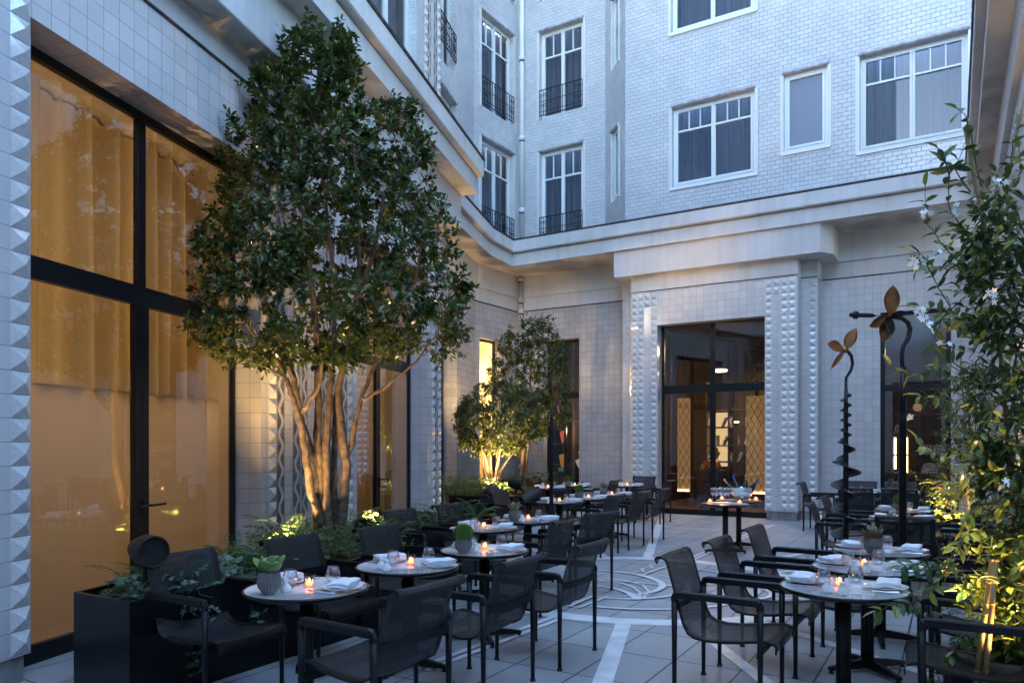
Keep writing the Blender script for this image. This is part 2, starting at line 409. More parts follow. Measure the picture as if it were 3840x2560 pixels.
# white inlay drawn into the paving (laid 4 mm proud, thin slabs)
m = MB(); CX, CY = -3.0, 7.72
_z = [0.004]
def strip(pts, w, closed=False, taper=None):
    z = _z[0]; _z[0] += .0004
    k = len(pts); L_, R_ = [], []
    for i, p in enumerate(pts):
        a = pts[(i - 1) % k] if (closed or i > 0) else p; b_ = pts[(i + 1) % k] if (closed or i < k - 1) else p
        t = Vector((b_[0] - a[0], b_[1] - a[1])).normalized(); ww = (w[i] if hasattr(w, '__len__') else w) / 2
        L_.append((p[0] - t.y * ww, p[1] + t.x * ww, z)); R_.append((p[0] + t.y * ww, p[1] - t.x * ww, z))
    for i in range(k if closed else k - 1):
        j = (i + 1) % k; m.face([L_[i], R_[i], R_[j], L_[j]])
def arc(cx, cy, r, a0, a1, n=48, rx=1):
    return [(cx + r * rx * math.sin(R(a0 + (a1 - a0) * i / n)), cy + r * math.cos(R(a0 + (a1 - a0) * i / n))) for i in range(n + 1)]
def spoke(deg, r0, r1, w):
    a = R(deg); strip([(CX + r0 * math.sin(a), CY + r0 * math.cos(a)), (CX + r1 * math.sin(a), CY + r1 * math.cos(a))], w)
strip(arc(CX, CY, 1.815, 0, 360, 96)[:-1], .22, True)
for dg, w, r1 in ((-17.5, .13, 7.2), (162.5, .13, 4.6), (145, .10, 4.2), (126, .10, 4.5), (-35, .10, 4.2), (-54, .1, 3.2), (38, .09, 3.4), (72, .10, 3.4), (-108, .10, 3.0), (-144, .1, 4.2), (-126, .1, 3.0)):
    spoke(dg, 1.93, r1, w)
for off in (-.045, .045):                                     # the axis is a double line
    for s0, s1 in ((1.92, 6.9), (-1.92, -3.75)):
        strip([(CX + off - .01, CY + s0), (CX + off - .01 + (0.03 if s0 > 0 else -.1), CY + s1)], .055)
strip([(CX + .05 + 1.92 * math.sin(R(19)), CY + 1.9 * math.cos(R(19))), (-1.30, 12.4)], .11)
strip(arc(-3.05, 7.68, 1.32, 4, 176), .055)                     # large inner arc
strip(arc(-3.04, 7.53, .755, 8, 184, 40, .84), [.03 + .05 * math.sin(math.pi * i / 40) ** 2 for i in range(41)])
strip(arc(-3.55, 7.45, .80, -30, 128, 32, 1.1), [.03 + .05 * math.sin(math.pi * i / 33) for i in range(33)])
strip([(-3.46, 7.30), (-3.32, 7.32), (-3.07, 7.26), (-2.86, 7.11), (-2.72, 6.94), (-2.68, 6.86)], [.03, .04, .05, .07, .09, .06])
strip([(-3.44, 7.62), (-3.16, 7.59), (-2.95, 7.44), (-2.78, 7.2), (-2.67, 6.92)], .03)
strip([(-3.44, 7.80), (-3.16, 7.74), (-2.9, 7.60), (-2.72, 7.30), (-2.64, 6.92)], .03)
strip([(-3.6, 7.66), (-3.2, 7.70), (-2.45, 7.74)], [.02, .03, .045])
strip([(-3.30, 8.20), (-3.27, 8.39), (-3.19, 8.39), (-3.29, 8.57), (-3.27, 8.70), (-3.18, 8.69), (-3.31, 8.90), (-3.26, 9.02), (-3.08, 9.02), (-3.13, 8.22), (-3.30, 8.2)], .035)
strip([(-3.12, 6.25), (-3.12, 6.84), (-2.99, 6.84), (-3.01, 6.24), (-3.12, 6.25)], .035)
strip(arc(-2.66, 8.32, .075, 0, 360, 16)[:-1], .025, True); strip(arc(-2.50, 8.15, .065, 0, 360, 16)[:-1], .025, True)
strip(arc(-2.0, 7.72, .42, 0, 360, 30)[:-1], .05, True)
strip([(-1.7, 8.05), (-1.2, 8.5), (-1.45, 7.95), (-1.0, 7.9), (-1.5, 7.6), (-1.1, 7.3), (-1.62, 7.35)], .06)
struct(m.obj('white_floor_inlay', M_inlay))

# ================================================================ walls
def wall(fr, a0, a1, z0, z1, holes, depth, name, m_, parent, thick=None):
    """face with rectangular openings; each opening gets reveals going back by depth"""
    b_ = MB()
    As = sorted({a0, a1, *[h for q in holes for h in q[:2]]}); Zs = sorted({z0, z1, *[h for q in holes for h in q[2:]]})
    As = [a for a in As if a0 <= a <= a1]; Zs = [z for z in Zs if z0 <= z <= z1]
    for i in range(len(As) - 1):
        for j in range(len(Zs) - 1):
            ca, cz = (As[i] + As[i + 1]) / 2, (Zs[j] + Zs[j + 1]) / 2
            if any(q[0] < ca < q[1] and q[2] < cz < q[3] for q in holes): continue
            c = [(As[i], Zs[j]), (As[i + 1], Zs[j]), (As[i + 1], Zs[j + 1]), (As[i], Zs[j + 1])]
            b_.face([fr.p(a, 0, z) for a, z in c], [(a + 40, z + 7 * TP - .19) for a, z in c])
    for q in holes:
        A0, A1, Z0, Z1 = q
        for A in (A0, A1):
            c = [(0, Z0), (depth, Z0), (depth, Z1), (0, Z1)]
            b_.face([fr.p(A, -o, z) for o, z in c], [(o + 40, z + 7 * TP - .19) for o, z in c])
        for Z in (Z0, Z1):
            if Z <= 0.19: continue
            c = [(A0, 0), (A1, 0), (A1, depth), (A0, depth)]
            b_.face([fr.p(a, -o, Z) for a, o in c], [(a + 40, o + 7) for a, o in c])
    return b_.obj(name, m_, parent)
def studs(fr, cols, z0, z1, name, parent, hgt=.042, extra=()):
    """pyramid tiles in columns; real relief"""
    b_ = MB(); n_ = int(round((z1 - z0) / TP)); g = .0025
    cells = [(c, z0 + k * TP) for c in cols for k in range(n_)] + list(extra)
    for c, z in cells:
        q = [fr.p(c + g, .002, z + g), fr.p(c + TP - g, .002, z + g), fr.p(c + TP - g, .002, z + TP - g), fr.p(c + g, .002, z + TP - g)]
        ap = fr.p(c + TP / 2, hgt, z + TP / 2); r_ = random.random()
        for i in range(4): b_.face([q[i], q[(i + 1) % 4], ap])
    return b_.obj(name, M_pyr, parent)
def mosaic(fr, a, w, z0, z1, name, parent, flip=0):
    b_ = MB(); c = [(0, z0), (w, z0), (w, z1), (0, z1)]
    b_.face([fr.p(a + u, .006, z) for u, z in c], [(u * .14 / w, z + flip) for u, z in c])
    return b_.obj(name, M_mos, parent)
def pane(fr, a0, a1, z0, z1, off, name, m_, parent, label=None):
    b_ = MB(); b_.face([fr.p(a0, off, z0), fr.p(a1, off, z0), fr.p(a1, off, z1), fr.p(a0, off, z1)]); return b_.obj(name, m_, parent, label=label)
def curtain(fr, a0, a1, z0, z1, off, name, m_, parent, amp=.03, per=.13, zn=2):
    b_ = MB(); n_ = max(8, int((a1 - a0) / per * 8)); ph = random.random() * 6
    def o(i, k): x = (a1 - a0) * i / n_; return off + amp * math.sin(x * 2 * math.pi / per + ph + .8 * math.sin(x * 3.1)) + amp * .4 * math.sin(x * 17 + k * .2)
    vs = [fr.p(a0 + (a1 - a0) * i / n_, o(i, k), z0 + (z1 - z0) * k / zn) for i in range(n_ + 1) for k in range(zn + 1)]
    b_.mesh(vs, [(i * (zn + 1) + k, (i + 1) * (zn + 1) + k, (i + 1) * (zn + 1) + k + 1, i * (zn + 1) + k + 1) for i in range(n_) for k in range(zn)])
    return b_.obj(name, m_, parent, smooth=True)
def rails(fr, a0, a1, z0, z1, off, parent):
    """window guard: bars, knots and scrolls"""
    b_ = MB(); t = .009
    def bar(p, q, r_=t): b_.tube([p, q], r_, 5)
    for z in (z0, z0 + .1, z0 + (z1 - z0) * .55, z1): bar(fr.p(a0, off, z), fr.p(a1, off, z), .013 if z in (z0, z1) else .008)
    n_ = max(3, int((a1 - a0) / .105))
    for i in range(n_ + 1):
        a = a0 + (a1 - a0) * i / n_; bar(fr.p(a, off, z0), fr.p(a, off, z1))
        if 1 < i < n_ - 1 and i % 2:
            c = fr.p(a, off, z1 - .075); b_.box(c, (.03, .03, .03)); b_.box(fr.p(a, off, z0 + (z1 - z0) * .45), (.025, .025, .025))
    for sd in (0, 1):
        for k in range(2):
            for q in range(2):
                ca = (a0 + .055 + k * .1) if sd == 0 else (a1 - .055 - k * .1); cz = z0 + .1 + (z1 - z0 - .1) * (.28 + .48 * q)
                b_.tube([fr.p(ca + .035 * math.cos(w * .7), off, cz + .035 * math.sin(w * .7)) for w in range(10)], .007, 4)
    return b_.obj('guard_rail', M_iron, parent)
def casement(fr, a0, a1, z0, z1, parent, leaves=2, top=.62, curt=M_curtw, muntins=1, depth=.16, glass=None, rail=False, cz0=None, full=True):
    """pale timber window with transom lights; parts: frame with pane, curtain and guard under it"""
    b_ = MB(); o = -depth
    fw = .055
    def bb(x0, x1, y0, y1, k=.0): b_.wbox(fr, x0, x1, o - .03, o + .03 + k, y0, y1)
    bb(a0, a0 + fw, z0, z1); bb(a1 - fw, a1, z0, z1); bb(a0 + fw, a1 - fw, z1 - fw, z1); bb(a0 + fw, a1 - fw, z0, z0 + fw * 1.3)
    iw = (a1 - a0 - 2 * fw) / leaves; zt = z1 - fw - (z1 - z0) * top * .42
    for i in range(leaves):
        x0 = a0 + fw + i * iw; x1 = x0 + iw; s = .045
        b_.wbox(fr, x0 + .002, x0 + s, o - .02, o + .045, z0 + fw * 1.3, z1 - fw); b_.wbox(fr, x1 - s, x1 - .002, o - .02, o + .045, z0 + fw * 1.3, z1 - fw)
        if full:
            b_.wbox(fr, x0 + s, x1 - s, o - .02, o + .04, zt - .02, zt + .02)
            for k in range(1, muntins + 1):
                xm = x0 + s + (x1 - x0 - 2 * s) * k / (muntins + 1); b_.wbox(fr, xm - .012, xm + .012, o - .018, o + .036, zt + .02, z1 - fw - .04)
        b_.wbox(fr, x0 + s, x1 - s, o - .02, o + .042, z1 - fw - .04, z1 - fw); b_.wbox(fr, x0 + s, x1 - s, o - .02, o + .042, z0 + fw * 1.3, z0 + fw * 1.3 + .05)
    w = b_.obj('window', M_white, parent)
    pane(fr, a0 + .02, a1 - .02, z0 + .02, z1 - .02, o + .004, 'pane', glass or M_gdark, w)
    if curt:
        curtain(fr, a0 + .03, a1 - .03, z0, z1, o - .16, 'curtain', curt, w, .03, .16)
    bk = MB(); bk.wbox(fr, a0 - .3, a1 + .3, o - 1.2, o - 1.15, z0 - .3, z1 + .3)
    bk.wbox(fr, a0 - .05, a0 - .02, o - 1.15, o - .04, z0 - .1, z1 + .1); bk.wbox(fr, a1 + .02, a1 + .05, o - 1.15, o - .04, z0 - .1, z1 + .1)
    bk.obj('dark_interior', M_dark, w)
    if rail: rails(fr, a0 + .01, a1 - .01, rail[0], rail[1], .02, w)
    # moulded head
    return w
def head(fr, a0, a1, z, name, parent, jz=None):
    b_ = MB(); b_.tube([fr.p(a0 - .03, .0, z + .045), fr.p(a1 + .03, .0, z + .045)], .045, 10)
    if jz is not None:
        q_ = MB()
        for a in (a0 - .04, a1 + .04):
            q_ = MB(); q_.wbox(fr, a - .035, a + .035, -.02, .018, jz, z); q_.obj('window_jamb', M_pyr, parent)
    return b_.obj(name, M_cap, parent, smooth=False)
def steel(fr, a0, a1, z0, z1, depth, parent, mull=(), transom=(), fw=.07, glass=None, name='door', handle=None, bottom=.13, slim=0):
    b_ = MB(); o = -depth
    b_.wbox(fr, a0, a0 + fw, o - .025, o + .03, z0, z1); b_.wbox(fr, a1 - fw, a1, o - .025, o + .03, z0, z1)
    b_.wbox(fr, a0 + fw, a1 - fw, o - .025, o + .03, z1 - fw, z1); b_.wbox(fr, a0 + fw, a1 - fw, o - .025, o + .03, z0, z0 + bottom)
    zs = [z0 + bottom] + sorted([q for t in transom for q in t]) + [z1 - fw]
    for t0, t1 in transom: b_.wbox(fr, a0 + fw, a1 - fw, o - .028, o + .033, t0, t1)
    zu = transom[-1][1] if transom else z1
    for m0, m1 in mull:
        b_.wbox(fr, m0, m1, o - .026, o + .031, z0 + bottom, zu); b_.wbox(fr, m0 + slim, m1 - slim, o - .026, o + .031, zu, z1 - fw)
    for m0, m1 in mull: b_.wbox(fr, (m0 + m1) / 2 - .004, (m0 + m1) / 2 + .004, o + .03, o + .0335, z0 + bottom, (transom[0][0] if transom else z1))
    w = b_.obj(name, M_black, parent)
    xs = [a0 + fw] + [q for mm_ in mull for q in mm_] + [a1 - fw]; k = 0
    for i in range(0, len(xs), 2):
        for j in range(0, len(zs), 2):
            pane(fr, xs[i] + .001 - (slim if j and i else 0), xs[i + 1] - .001 + (slim if j and i + 2 < len(xs) else 0), zs[j] + .001, zs[j + 1] - .001, o + .01, 'pane', glass or M_glass, w)
    if handle:
        a, z = handle; h = MB()
        h.wbox(fr, a - .02, a + .02, o + .031, o + .045, z - .1, z + .04)
        h.tube([fr.p(a, o + .03, z), fr.p(a, o + .11, z), fr.p(a + .02, o + .115, z), fr.p(a + .16, o + .112, z + .003)], .011, 8)
        h.tube([fr.p(a - .05, o + .06, z), fr.p(a - .05, o + .1, z), fr.p(a - .07, o + .105, z - .004), fr.p(a - .12, o + .1, z - .005)], .009, 8)
        h.obj('handle', M_iron, w)
    return w
def room(fr, a0, a1, o0, o1, z0, z1, parent, m_=None, floor_m=None, label=None, name='interior'):
    """inside faces of a room behind an opening, front left open"""
    b_ = MB()
    P = lambda a, o, z: fr.p(a, -o, z)
    b_.face([P(a0, o1, z0), P(a1, o1, z0), P(a1, o1, z1), P(a0, o1, z1)])
    b_.face([P(a0, o0, z0), P(a0, o1, z0), P(a0, o1, z1), P(a0, o0, z1)]); b_.face([P(a1, o0, z0), P(a1, o1, z0), P(a1, o1, z1), P(a1, o0, z1)])
    b_.face([P(a0, o0, z1), P(a1, o0, z1), P(a1, o1, z1), P(a0, o1, z1)])
    w = b_.obj(name, m_ or M_room, parent)
    b_ = MB(); b_.face([P(a0, o0, z0), P(a1, o0, z0), P(a1, o1, z0), P(a0, o1, z0)]); b_.obj('room_floor', floor_m or M_woodf, w)
    return w
def light(kind, loc, energy, color=(1, .66, .34), size=.3, tgt=None, name='lamp_light', spot=60, blend=.6, size_y=None, parent=None):
    l_ = bpy.data.lights.new(name, kind); l_.energy = energy; l_.color = color
    if kind == 'AREA':
        l_.size = size
        if size_y: l_.shape = 'RECTANGLE'; l_.size_y = size_y
    elif kind == 'SPOT': l_.spot_size = R(spot); l_.spot_blend = blend; l_.shadow_soft_size = size
    else: l_.shadow_soft_size = size
    o = bpy.data.objects.new(name, l_); COL.objects.link(o); o.location = loc
    if tgt is not None: o.rotation_euler = (Vector(tgt) - Vector(loc)).to_track_quat('-Z', 'Y').to_euler()
    if parent: o.parent = parent
    return o

# ---------------------------------------------------------------- long left building
LB = thing('courtyard_building', 'long left wing with stud-tiled piers, amber lit windows and stepped cornice', 'building')
WL = FL(-4.2)
OPT, TT = 4.34, 5.05
wall(WL, -6, 12.06, .18, TT, [(3.92, 6.57, .179, OPT), (8.76, 11.36, .179, OPT)], .30, 'tiled_wall', M_tile, LB)
# make openings run to the ground: plinths only at the piers
for a0, a1 in ((-6, 3.90), (6.59, 8.74), (11.38, 12.04)):
    m = MB(); m.wbox(WL, a0, a1, -.30, -.035, -.01, .183); m.obj('plinth', M_conc, LB)
for a0, a1 in ((3.92, 6.57), (8.76, 11.36)):            # jamb returns under the tile line are plain reveals
    pass
b0 = .19
zt = b0 + TP * 31
studs(WL, [3.92 - TP], b0, zt, 'stud_tiles', LB)
m = MB(); mid = 7.66
for q_ in (6.70, 8.47): studs(WL, [q_], b0, b0 + TP * 31, 'stud_tiles', LB)
for a, w in ((6.86, .14), (7.18, .14), (7.36, .12), (7.84, .12), (8.0, .14), (8.32, .14)): mosaic(WL, a, w, b0, zt, 'mosaic_strip', LB, a)
for q_ in (11.57, 11.88): studs(WL, [q_], b0, b0 + TP * 31, 'stud_tiles', LB)
mosaic(WL, 11.73, .14, b0, zt, 'mosaic_strip', LB)
# recessed stretch beyond the pier
WR = FL(-5.03)
j3 = onL(1713, 1667, -5.03)[0]; bend = Vector((-9.83, 14.7)); sb = bend.x * ul[0] + bend.y * ul[1]
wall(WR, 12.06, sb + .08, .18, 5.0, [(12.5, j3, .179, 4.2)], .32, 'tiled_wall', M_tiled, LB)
m = MB(); m.wbox(FL(-5.03), j3 + .02, sb, -.3, -.03, -.01, .183); m.obj('plinth', M_conc, LB)
m = MB(); m.face([WL.p(12.06, 0, .18), WL.p(12.06, -.83, .18), WL.p(12.06, -.83, TT), WL.p(12.06, 0, TT)], [(0, 0), (.83, 0), (.83, 4.9), (0, 4.9)]); m.obj('pier_return', M_tile, LB)
# doors
D1 = steel(WL, 3.92, 6.60, 0, OPT, .32, LB, mull=[(5.19, 5.345)], slim=.038, transom=[(2.71, 2.87)], handle=(5.29, 1.03))
curtain(WL, 3.7, 6.62, 1.98, 4.34, -.60, 'pleated_curtain', M_curt, D1, .11, .24, 4)
curtain(WL, 3.7, 6.62, .05, 2.0, -.52, 'sheer_blind', M_blind, D1, .004, 1.7)
m = MB(); m.tube([WL.p(3.8 + i * .055, -.53 + .03 * math.sin(i * 1.5), 4.22 - .03 * abs(math.sin(i * .75))) for i in range(52)], .012, 5); m.obj('curtain_heading', M_curt, D1)
room(WL, 2.9, 7.2, .38, 3.4, .01, 4.5, LB)
light('AREA', WL.p(5.2, -2.6, 2.9), E_ROOM1, (1, .64, .31), 2.6, WL.p(5.2, 0, 2.3), 'dining_room_lamp', size_y=2.6)
D2 = steel(WL, 8.76, 11.38, 0, OPT, .32, LB, mull=[(10.0, 10.14)], transom=[(2.70, 2.88)], handle=(10.1, 1.03), name='door')
curtain(WL, 10.2, 11.3, .05, 4.3, -.56, 'pleated_curtain', M_curt, D2, .06, .2)
curtain(WL, 8.7, 10.0, 2.0, 4.3, -.56, 'pleated_curtain', M_curt, D2, .06, .2)
room(WL, 8.2, 11.9, .38, 3.2, .01, 4.5, LB)
light('AREA', WL.p(10.2, -2.4, 3.2), E_ROOM1 * .6, (1, .64, .31), 1.6, WL.p(10.4, 0, 2.0), 'dining_room_lamp')
W3 = steel(WR, 12.5, j3, 0, 4.2, .34, LB, transom=[(2.72, 2.86)], name='window')
room(WR, 12.2, j3 + .3, .38, 2.4, .01, 4.4, LB)
light('AREA', WR.p(13.8, -1.8, 3.4), 1.2, (1, .6, .26), 1.0, WR.p(14.2, .3, 1.5), 'dining_room_lamp')
# upper storey of the left wing
WU = FL(-4.22)
sU = lambda x: onL(x, 700, -4.22)[0]
uw = [(sU(1380), sU(1559)), ]
holes = [(sU(1378), sU(1562), 6.3, 9.6), (4.2, 6.0, 7.0, 9.6), (sU(1378), sU(1562), 10.3, 12.6)]
wall(WU, -6, 12.06, 6.2, 24, holes, .2, 'upper_wall', M_brick, LB)
casement(WU, holes[0][0], holes[0][1], 6.3, 9.6, LB); casement(WU, 4.2, 6.0, 7.0, 9.6, LB); casement(WU, holes[2][0], holes[2][1], 10.3, 12.6, LB)
WUo = FL(-4.215)
for q_ in (sU(1590), 12.06 - TP - .01): studs(WUo, [q_], 6.4, 6.4 + TP * 56, 'stud_tiles', LB)
for a, w in ((sU(1590) + TP + .01, .13), (12.06 - 2 * TP - .03, .13)): mosaic(WUo, a, w, 6.4, 14.8, 'mosaic_strip', LB)
m = MB(); q = [(sU(1590) + .3, 6.4), (12.06 - .33, 6.4), (12.06 - .33, 14.8), (sU(1590) + .3, 14.8)]; m.face([WUo.p(a, 0.001, z) for a, z in q], [(a, z) for a, z in q]); m.obj('pilaster_tiles', M_tile, LB)
WRU = FL(-5.05)
sR = lambda x: onL(x, 500, -5.05)[0]
hR = [(sR(1650), sR(1708), 9.6, 12.05), (sR(1650), sR(1708), 6.4, 9.03)]
wall(WRU, 12.06, sb + .10, 6.2, 20, [(max(12.1, a), b_, c, d_) for a, b_, c, d_ in hR], .2, 'upper_wall', M_brick, LB)
for (a, b_, c, d_) in hR: casement(WRU, max(12.1, a), b_, c, d_, LB, rail=(c + .35, c + .95) if c > 9 else False); head(WRU, a, b_, d_, 'window_head', LB)
m = MB(); m.wbox(WU, 12.055, 12.06, -.83, 0, 6.2, 16); m.obj('corner_return', M_tile, LB)

# ---------------------------------------------------------------- corner wing (short, facing +x)
CW = thing('courtyard_building', 'narrow white brick corner wing above the leaf-shaded brightly lit yellow window', 'building', (-9.8, 15.5, 0))
cu = Vector((-9.73 + 9.83, 16.5 - 14.7)); cl = cu.length; cu.normalize()
FC = Fr((-9.83, 14.7), (cu.x, cu.y), (cu.y, -cu.x))
CB = (-9.8, 15.5, 0)
CWR = bpy.data.objects.new('wing_shell', None)
def sC(x, y=1000, o=0):
    a = ray(x, y); # intersect with wing plane
    nx, ny = FC.n; t = (FC.o[0] * nx + FC.o[1] * ny + o) / (a[0] * nx + a[1] * ny)
    px, py = a[0] * t - FC.o[0], a[1] * t - FC.o[1]; return px * cu.x + py * cu.y
_oldobj = MB.obj
class Off:
    """children of a building whose empty is not at the origin are built in world space and shifted back"""
    def __init__(s, b_): s.b = b_
    def __enter__(s):
        bb = s.b
        def f(self, name, m_, parent=None, smooth=False, base=None, label=None, bevel=0):
            return _oldobj(self, name, m_, parent, smooth, bb, label, bevel)
        MB.obj = f
    def __exit__(s, *a): MB.obj = _oldobj
with Off(CB):
    w0, w1 = sC(1799), sC(1876)
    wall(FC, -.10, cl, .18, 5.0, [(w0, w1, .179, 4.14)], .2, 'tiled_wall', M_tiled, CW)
    m = MB(); m.wbox(FC, 0, w0 - .02, -.3, -.03, -.01, .183); m.obj('plinth', M_conc, CW); m = MB(); m.wbox(FC, w1 + .02, cl, -.3, -.03, -.01, .183); m.obj('plinth', M_conc, CW)
    steel(FC, w0, w1, 0, 4.14, .2, CW, name='window', fw=.05)
    rm = room(FC, w0 - .6, w1 + .5, .25, 2.2, .01, 4.3, CW, mat('pale_lit_room', (.75, .62, .40), .6))
    k = MB(); k.wbox(FC, w0 - .5, w1 + .4, -1.2, -1.0, 3.55, 3.75); k.obj('lamp_or_glow_strip', M_lit, rm)
    k = MB()
    for z in (2.35, 1.5, .8): k.wbox(FC, w0 - .4, w1 + .3, -1.6, -1.58, z, z + .03)
    k.obj('lamp_or_glow_strip', M_lit, rm)  # emissive strips at shelf height, below the ceiling lamp
    u0, u1 = sC(1805, 700), sC(1926, 700)
    hs = [(u0, u1, 6.6, 9.03), (u0, u1, 9.75, 12.1), (u0, u1, 12.9, 15.2)]
    wall(FC, -.16, cl, 6.2, 24, hs, .2, 'upper_wall', M_brick, CW)
    for (a, b_, c, d_) in hs: casement(FC, a, b_, c, d_, CW, rail=(c + .1, c + .75)); head(FC, a, b_, d_, 'window_head', CW, c)
light('POINT', FC.p((w0 + w1) / 2, -1.1, 3.2), 4, (1, .72, .36), .2, name='yellow_room_lamp')

# ---------------------------------------------------------------- back building
BBASE = (-5, 16.5, 0)
BB = thing('courtyard_building', 'white brick back building over the projecting studded portico with tall dark glass door', 'building', BBASE)
YR = 16.5
with Off(BBASE):
    FR = FB(YR)
    x0, x1 = onY(2037, 1600, YR)[0], onY(2172, 1300, YR)[0]
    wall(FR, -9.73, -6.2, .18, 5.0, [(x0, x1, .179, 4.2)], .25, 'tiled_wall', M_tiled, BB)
    m = MB(); m.wbox(FR, -9.73, x0 - .02, -.3, -.03, -.01, .183); m.obj('plinth', M_conc, BB); m = MB(); m.wbox(FR, x1 + .02, -6.6, -.3, -.03, -.01, .183); m.obj('plinth', M_conc, BB)
    RW = steel(FR, x0, x1, 0, 4.2, .26, BB, transom=[(2.72, 2.86)], name='window', mull=[((x0 + x1) / 2 - .03, (x0 + x1) / 2 + .03)])
    rm = room(FR, x0 - .5, x1 + .6, .34, 2.0, .01, 4.3, BB, M_dark)
    k = MB()
    for z in (.55, 1.0, 1.55, 2.15, 2.7):
        k.wbox(FR, x0 - .4, x1 + .5, -1.25, -.85, z, z + .03)
    k.wbox(FR, x0 + .42, x0 + .5, -1.2, -.8, 0, 4.2)
    k.obj('bookcase', M_wood, rm)
    for a, z, h, w, c in ((x0 + .08, .95, .34, .16, (.75, .32, .06)), (x0 + .05, .75, .2, .16, (.06, .35, .12)), (x0 + .1, 1.6, .3, .12, (.6, .1, .05)), (x1 - .32, 1.6, .4, .05, (.85, .8, .7)), (x1 - .22, 2.2, .3, .04, (.8, .78, .7)), (x1 - .4, 1.35, .05, .34, (.8, .75, .6))):
        k = MB(); M_ = Matrix.Rotation(R(-12), 3, 'Y'); k.box(FR.p(a + w / 2, -.8, z + h / 2), (w, .05, h), M_); k.obj('book', mat('cover_%d' % (a * -100), c, .5), rm)
    k = MB(); k.box(FR.p(x1 - .3, -.75, .98), (.17, .03, .42), Matrix.Rotation(R(-28), 3, 'Y')); k.obj('open_book', mat('lit_page', (.9, .8, .6), .6), rm)
    # secondary pilasters and portico
    YA, YB_ = 15.6, 16.0
    xl, xdl, xdr, xr = -6.23, onY(2464, 1400, 15.6)[0], -3.31, -2.672
    FA, FBb = FB(YA), FB(YB_)
    wall(FA, xl, xr, .18, 4.965, [(xdl, xdr, .179, 4.19)], .34, 'portico_wall', M_tile, BB)
    for f_, a_, c_, h_ in ((FA, xl + .02, xdl - .04, .183), (FA, xdr + .03, xr - .02, .183), (FBb, -6.58, xl + .01, .182), (FBb, xr - .01, -2.37, .182)):
        m = MB(); m.wbox(f_, a_, c_, -.38, -.03, -.01, h_); m.obj('plinth', M_conc, BB)
    cR = [-3.31 + .002, -3.31 + 2 * TP + .006, -3.31 + 3 * TP + .008]; nR = 31; zb = .20
    top2 = zb + TP * 29
    studs(FA, cR, zb, zb + TP * nR, 'stud_tiles', BB, extra=[(-3.31 + TP + .004, zb + TP * 30), (-3.31 + TP + .004, zb + TP * 29)])
    cL = [xl + .01, xl + TP + .01, xl + 3 * TP + .01]
    studs(FA, cL, zb, zb + TP * nR, 'stud_tiles', BB, extra=[(xl + 2 * TP + .01, zb + TP * 30), (xl + 2 * TP + .01, zb + TP * 29)])
    for X, s_ in ((xr, 1), (xl, -1)):
        m = MB(); c = [(YA, .18), (YB_ + .02, .18), (YB_ + .02, 4.965), (YA, 4.965)]; m.face([(X, y, z) for y, z in c], [(y, z) for y, z in c]); m.obj('pilaster_side', M_tile, BB)
    m = MB(); c = [(xr, .18), (-2.35, .18), (-2.35, 4.965), (xr, 4.965)]; m.face([(x, YB_, z) for x, z in c], [(x + 2.35 + TP * 6, z + .12) for x, z in c]); m.obj('pilaster', M_tile, BB)
    m = MB(); c = [(-6.6, .18), (xl, .18), (xl, 4.965), (-6.6, 4.965)]; m.face([(x, YB_, z) for x, z in c], [(x, z) for x, z in c]); m.obj('pilaster', M_tile, BB)
    for X in (-2.35, -6.6):
        m = MB(); c = [(YB_, .18), (YR, .18), (YR, 4.965), (YB_, 4.965)]; m.face([(X, y, z) for y, z in c], [(y, z) for y, z in c]); m.obj('pilaster_side', M_tile, BB)
    for q_ in (-2.35 - TP - .02, -6.42): studs(FBb, [q_], zb, zb + TP * nR, 'stud_tiles', BB)
    # chamfered plaster blocks above
    m = MB()
    m.wbox(FA, xl - .0, xr + .0, -.9, .012, 4.965, 5.312)
    m.wbox(FBb, -6.6, -2.35, -.5, .01, 4.964, 5.311)
    m.prism([(-6.566, 15.40), (-2.224, 15.40), (-2.02, 15.72), (-2.02, 16.5), (-6.7, 16.5), (-6.566, 15.7)], 5.312, 5.893)
    m.wbox(FB(YR), -2.02, 1.2, -.2, .06, 5.31, 5.893); m.wbox(FB(YR), -2.35, 1.2, -.2, .012, 4.975, 5.31)
    m.wbox(FB(YR), -9.73, -6.7, -.2, .05, 5.34, 6.02); m.wbox(FB(YR), -9.73, -6.6, -.2, .012, 5.0, 5.34)
    m.obj('frieze', M_plaster, BB)
    # portico door
    FD = FB(YA + .34)
    dl, dr = onY(2482, 1600, YA + .34)[0], xdr - .01
    mx0, mx1 = onY(2664, 1600, YA + .34)[0], onY(2683, 1600, YA + .34)[0]
    DD = steel(FD, dl, dr + .06, 0, 4.24, .0, BB, mull=[(mx0, mx1)], transom=[(2.68, 2.86)], bottom=.12, name='door')
    for s_ in (0, 1): pass
    rm = room(FD, dl - .9, dr + .80, .1, 4.6, .01, 4.5, BB, M_wood)
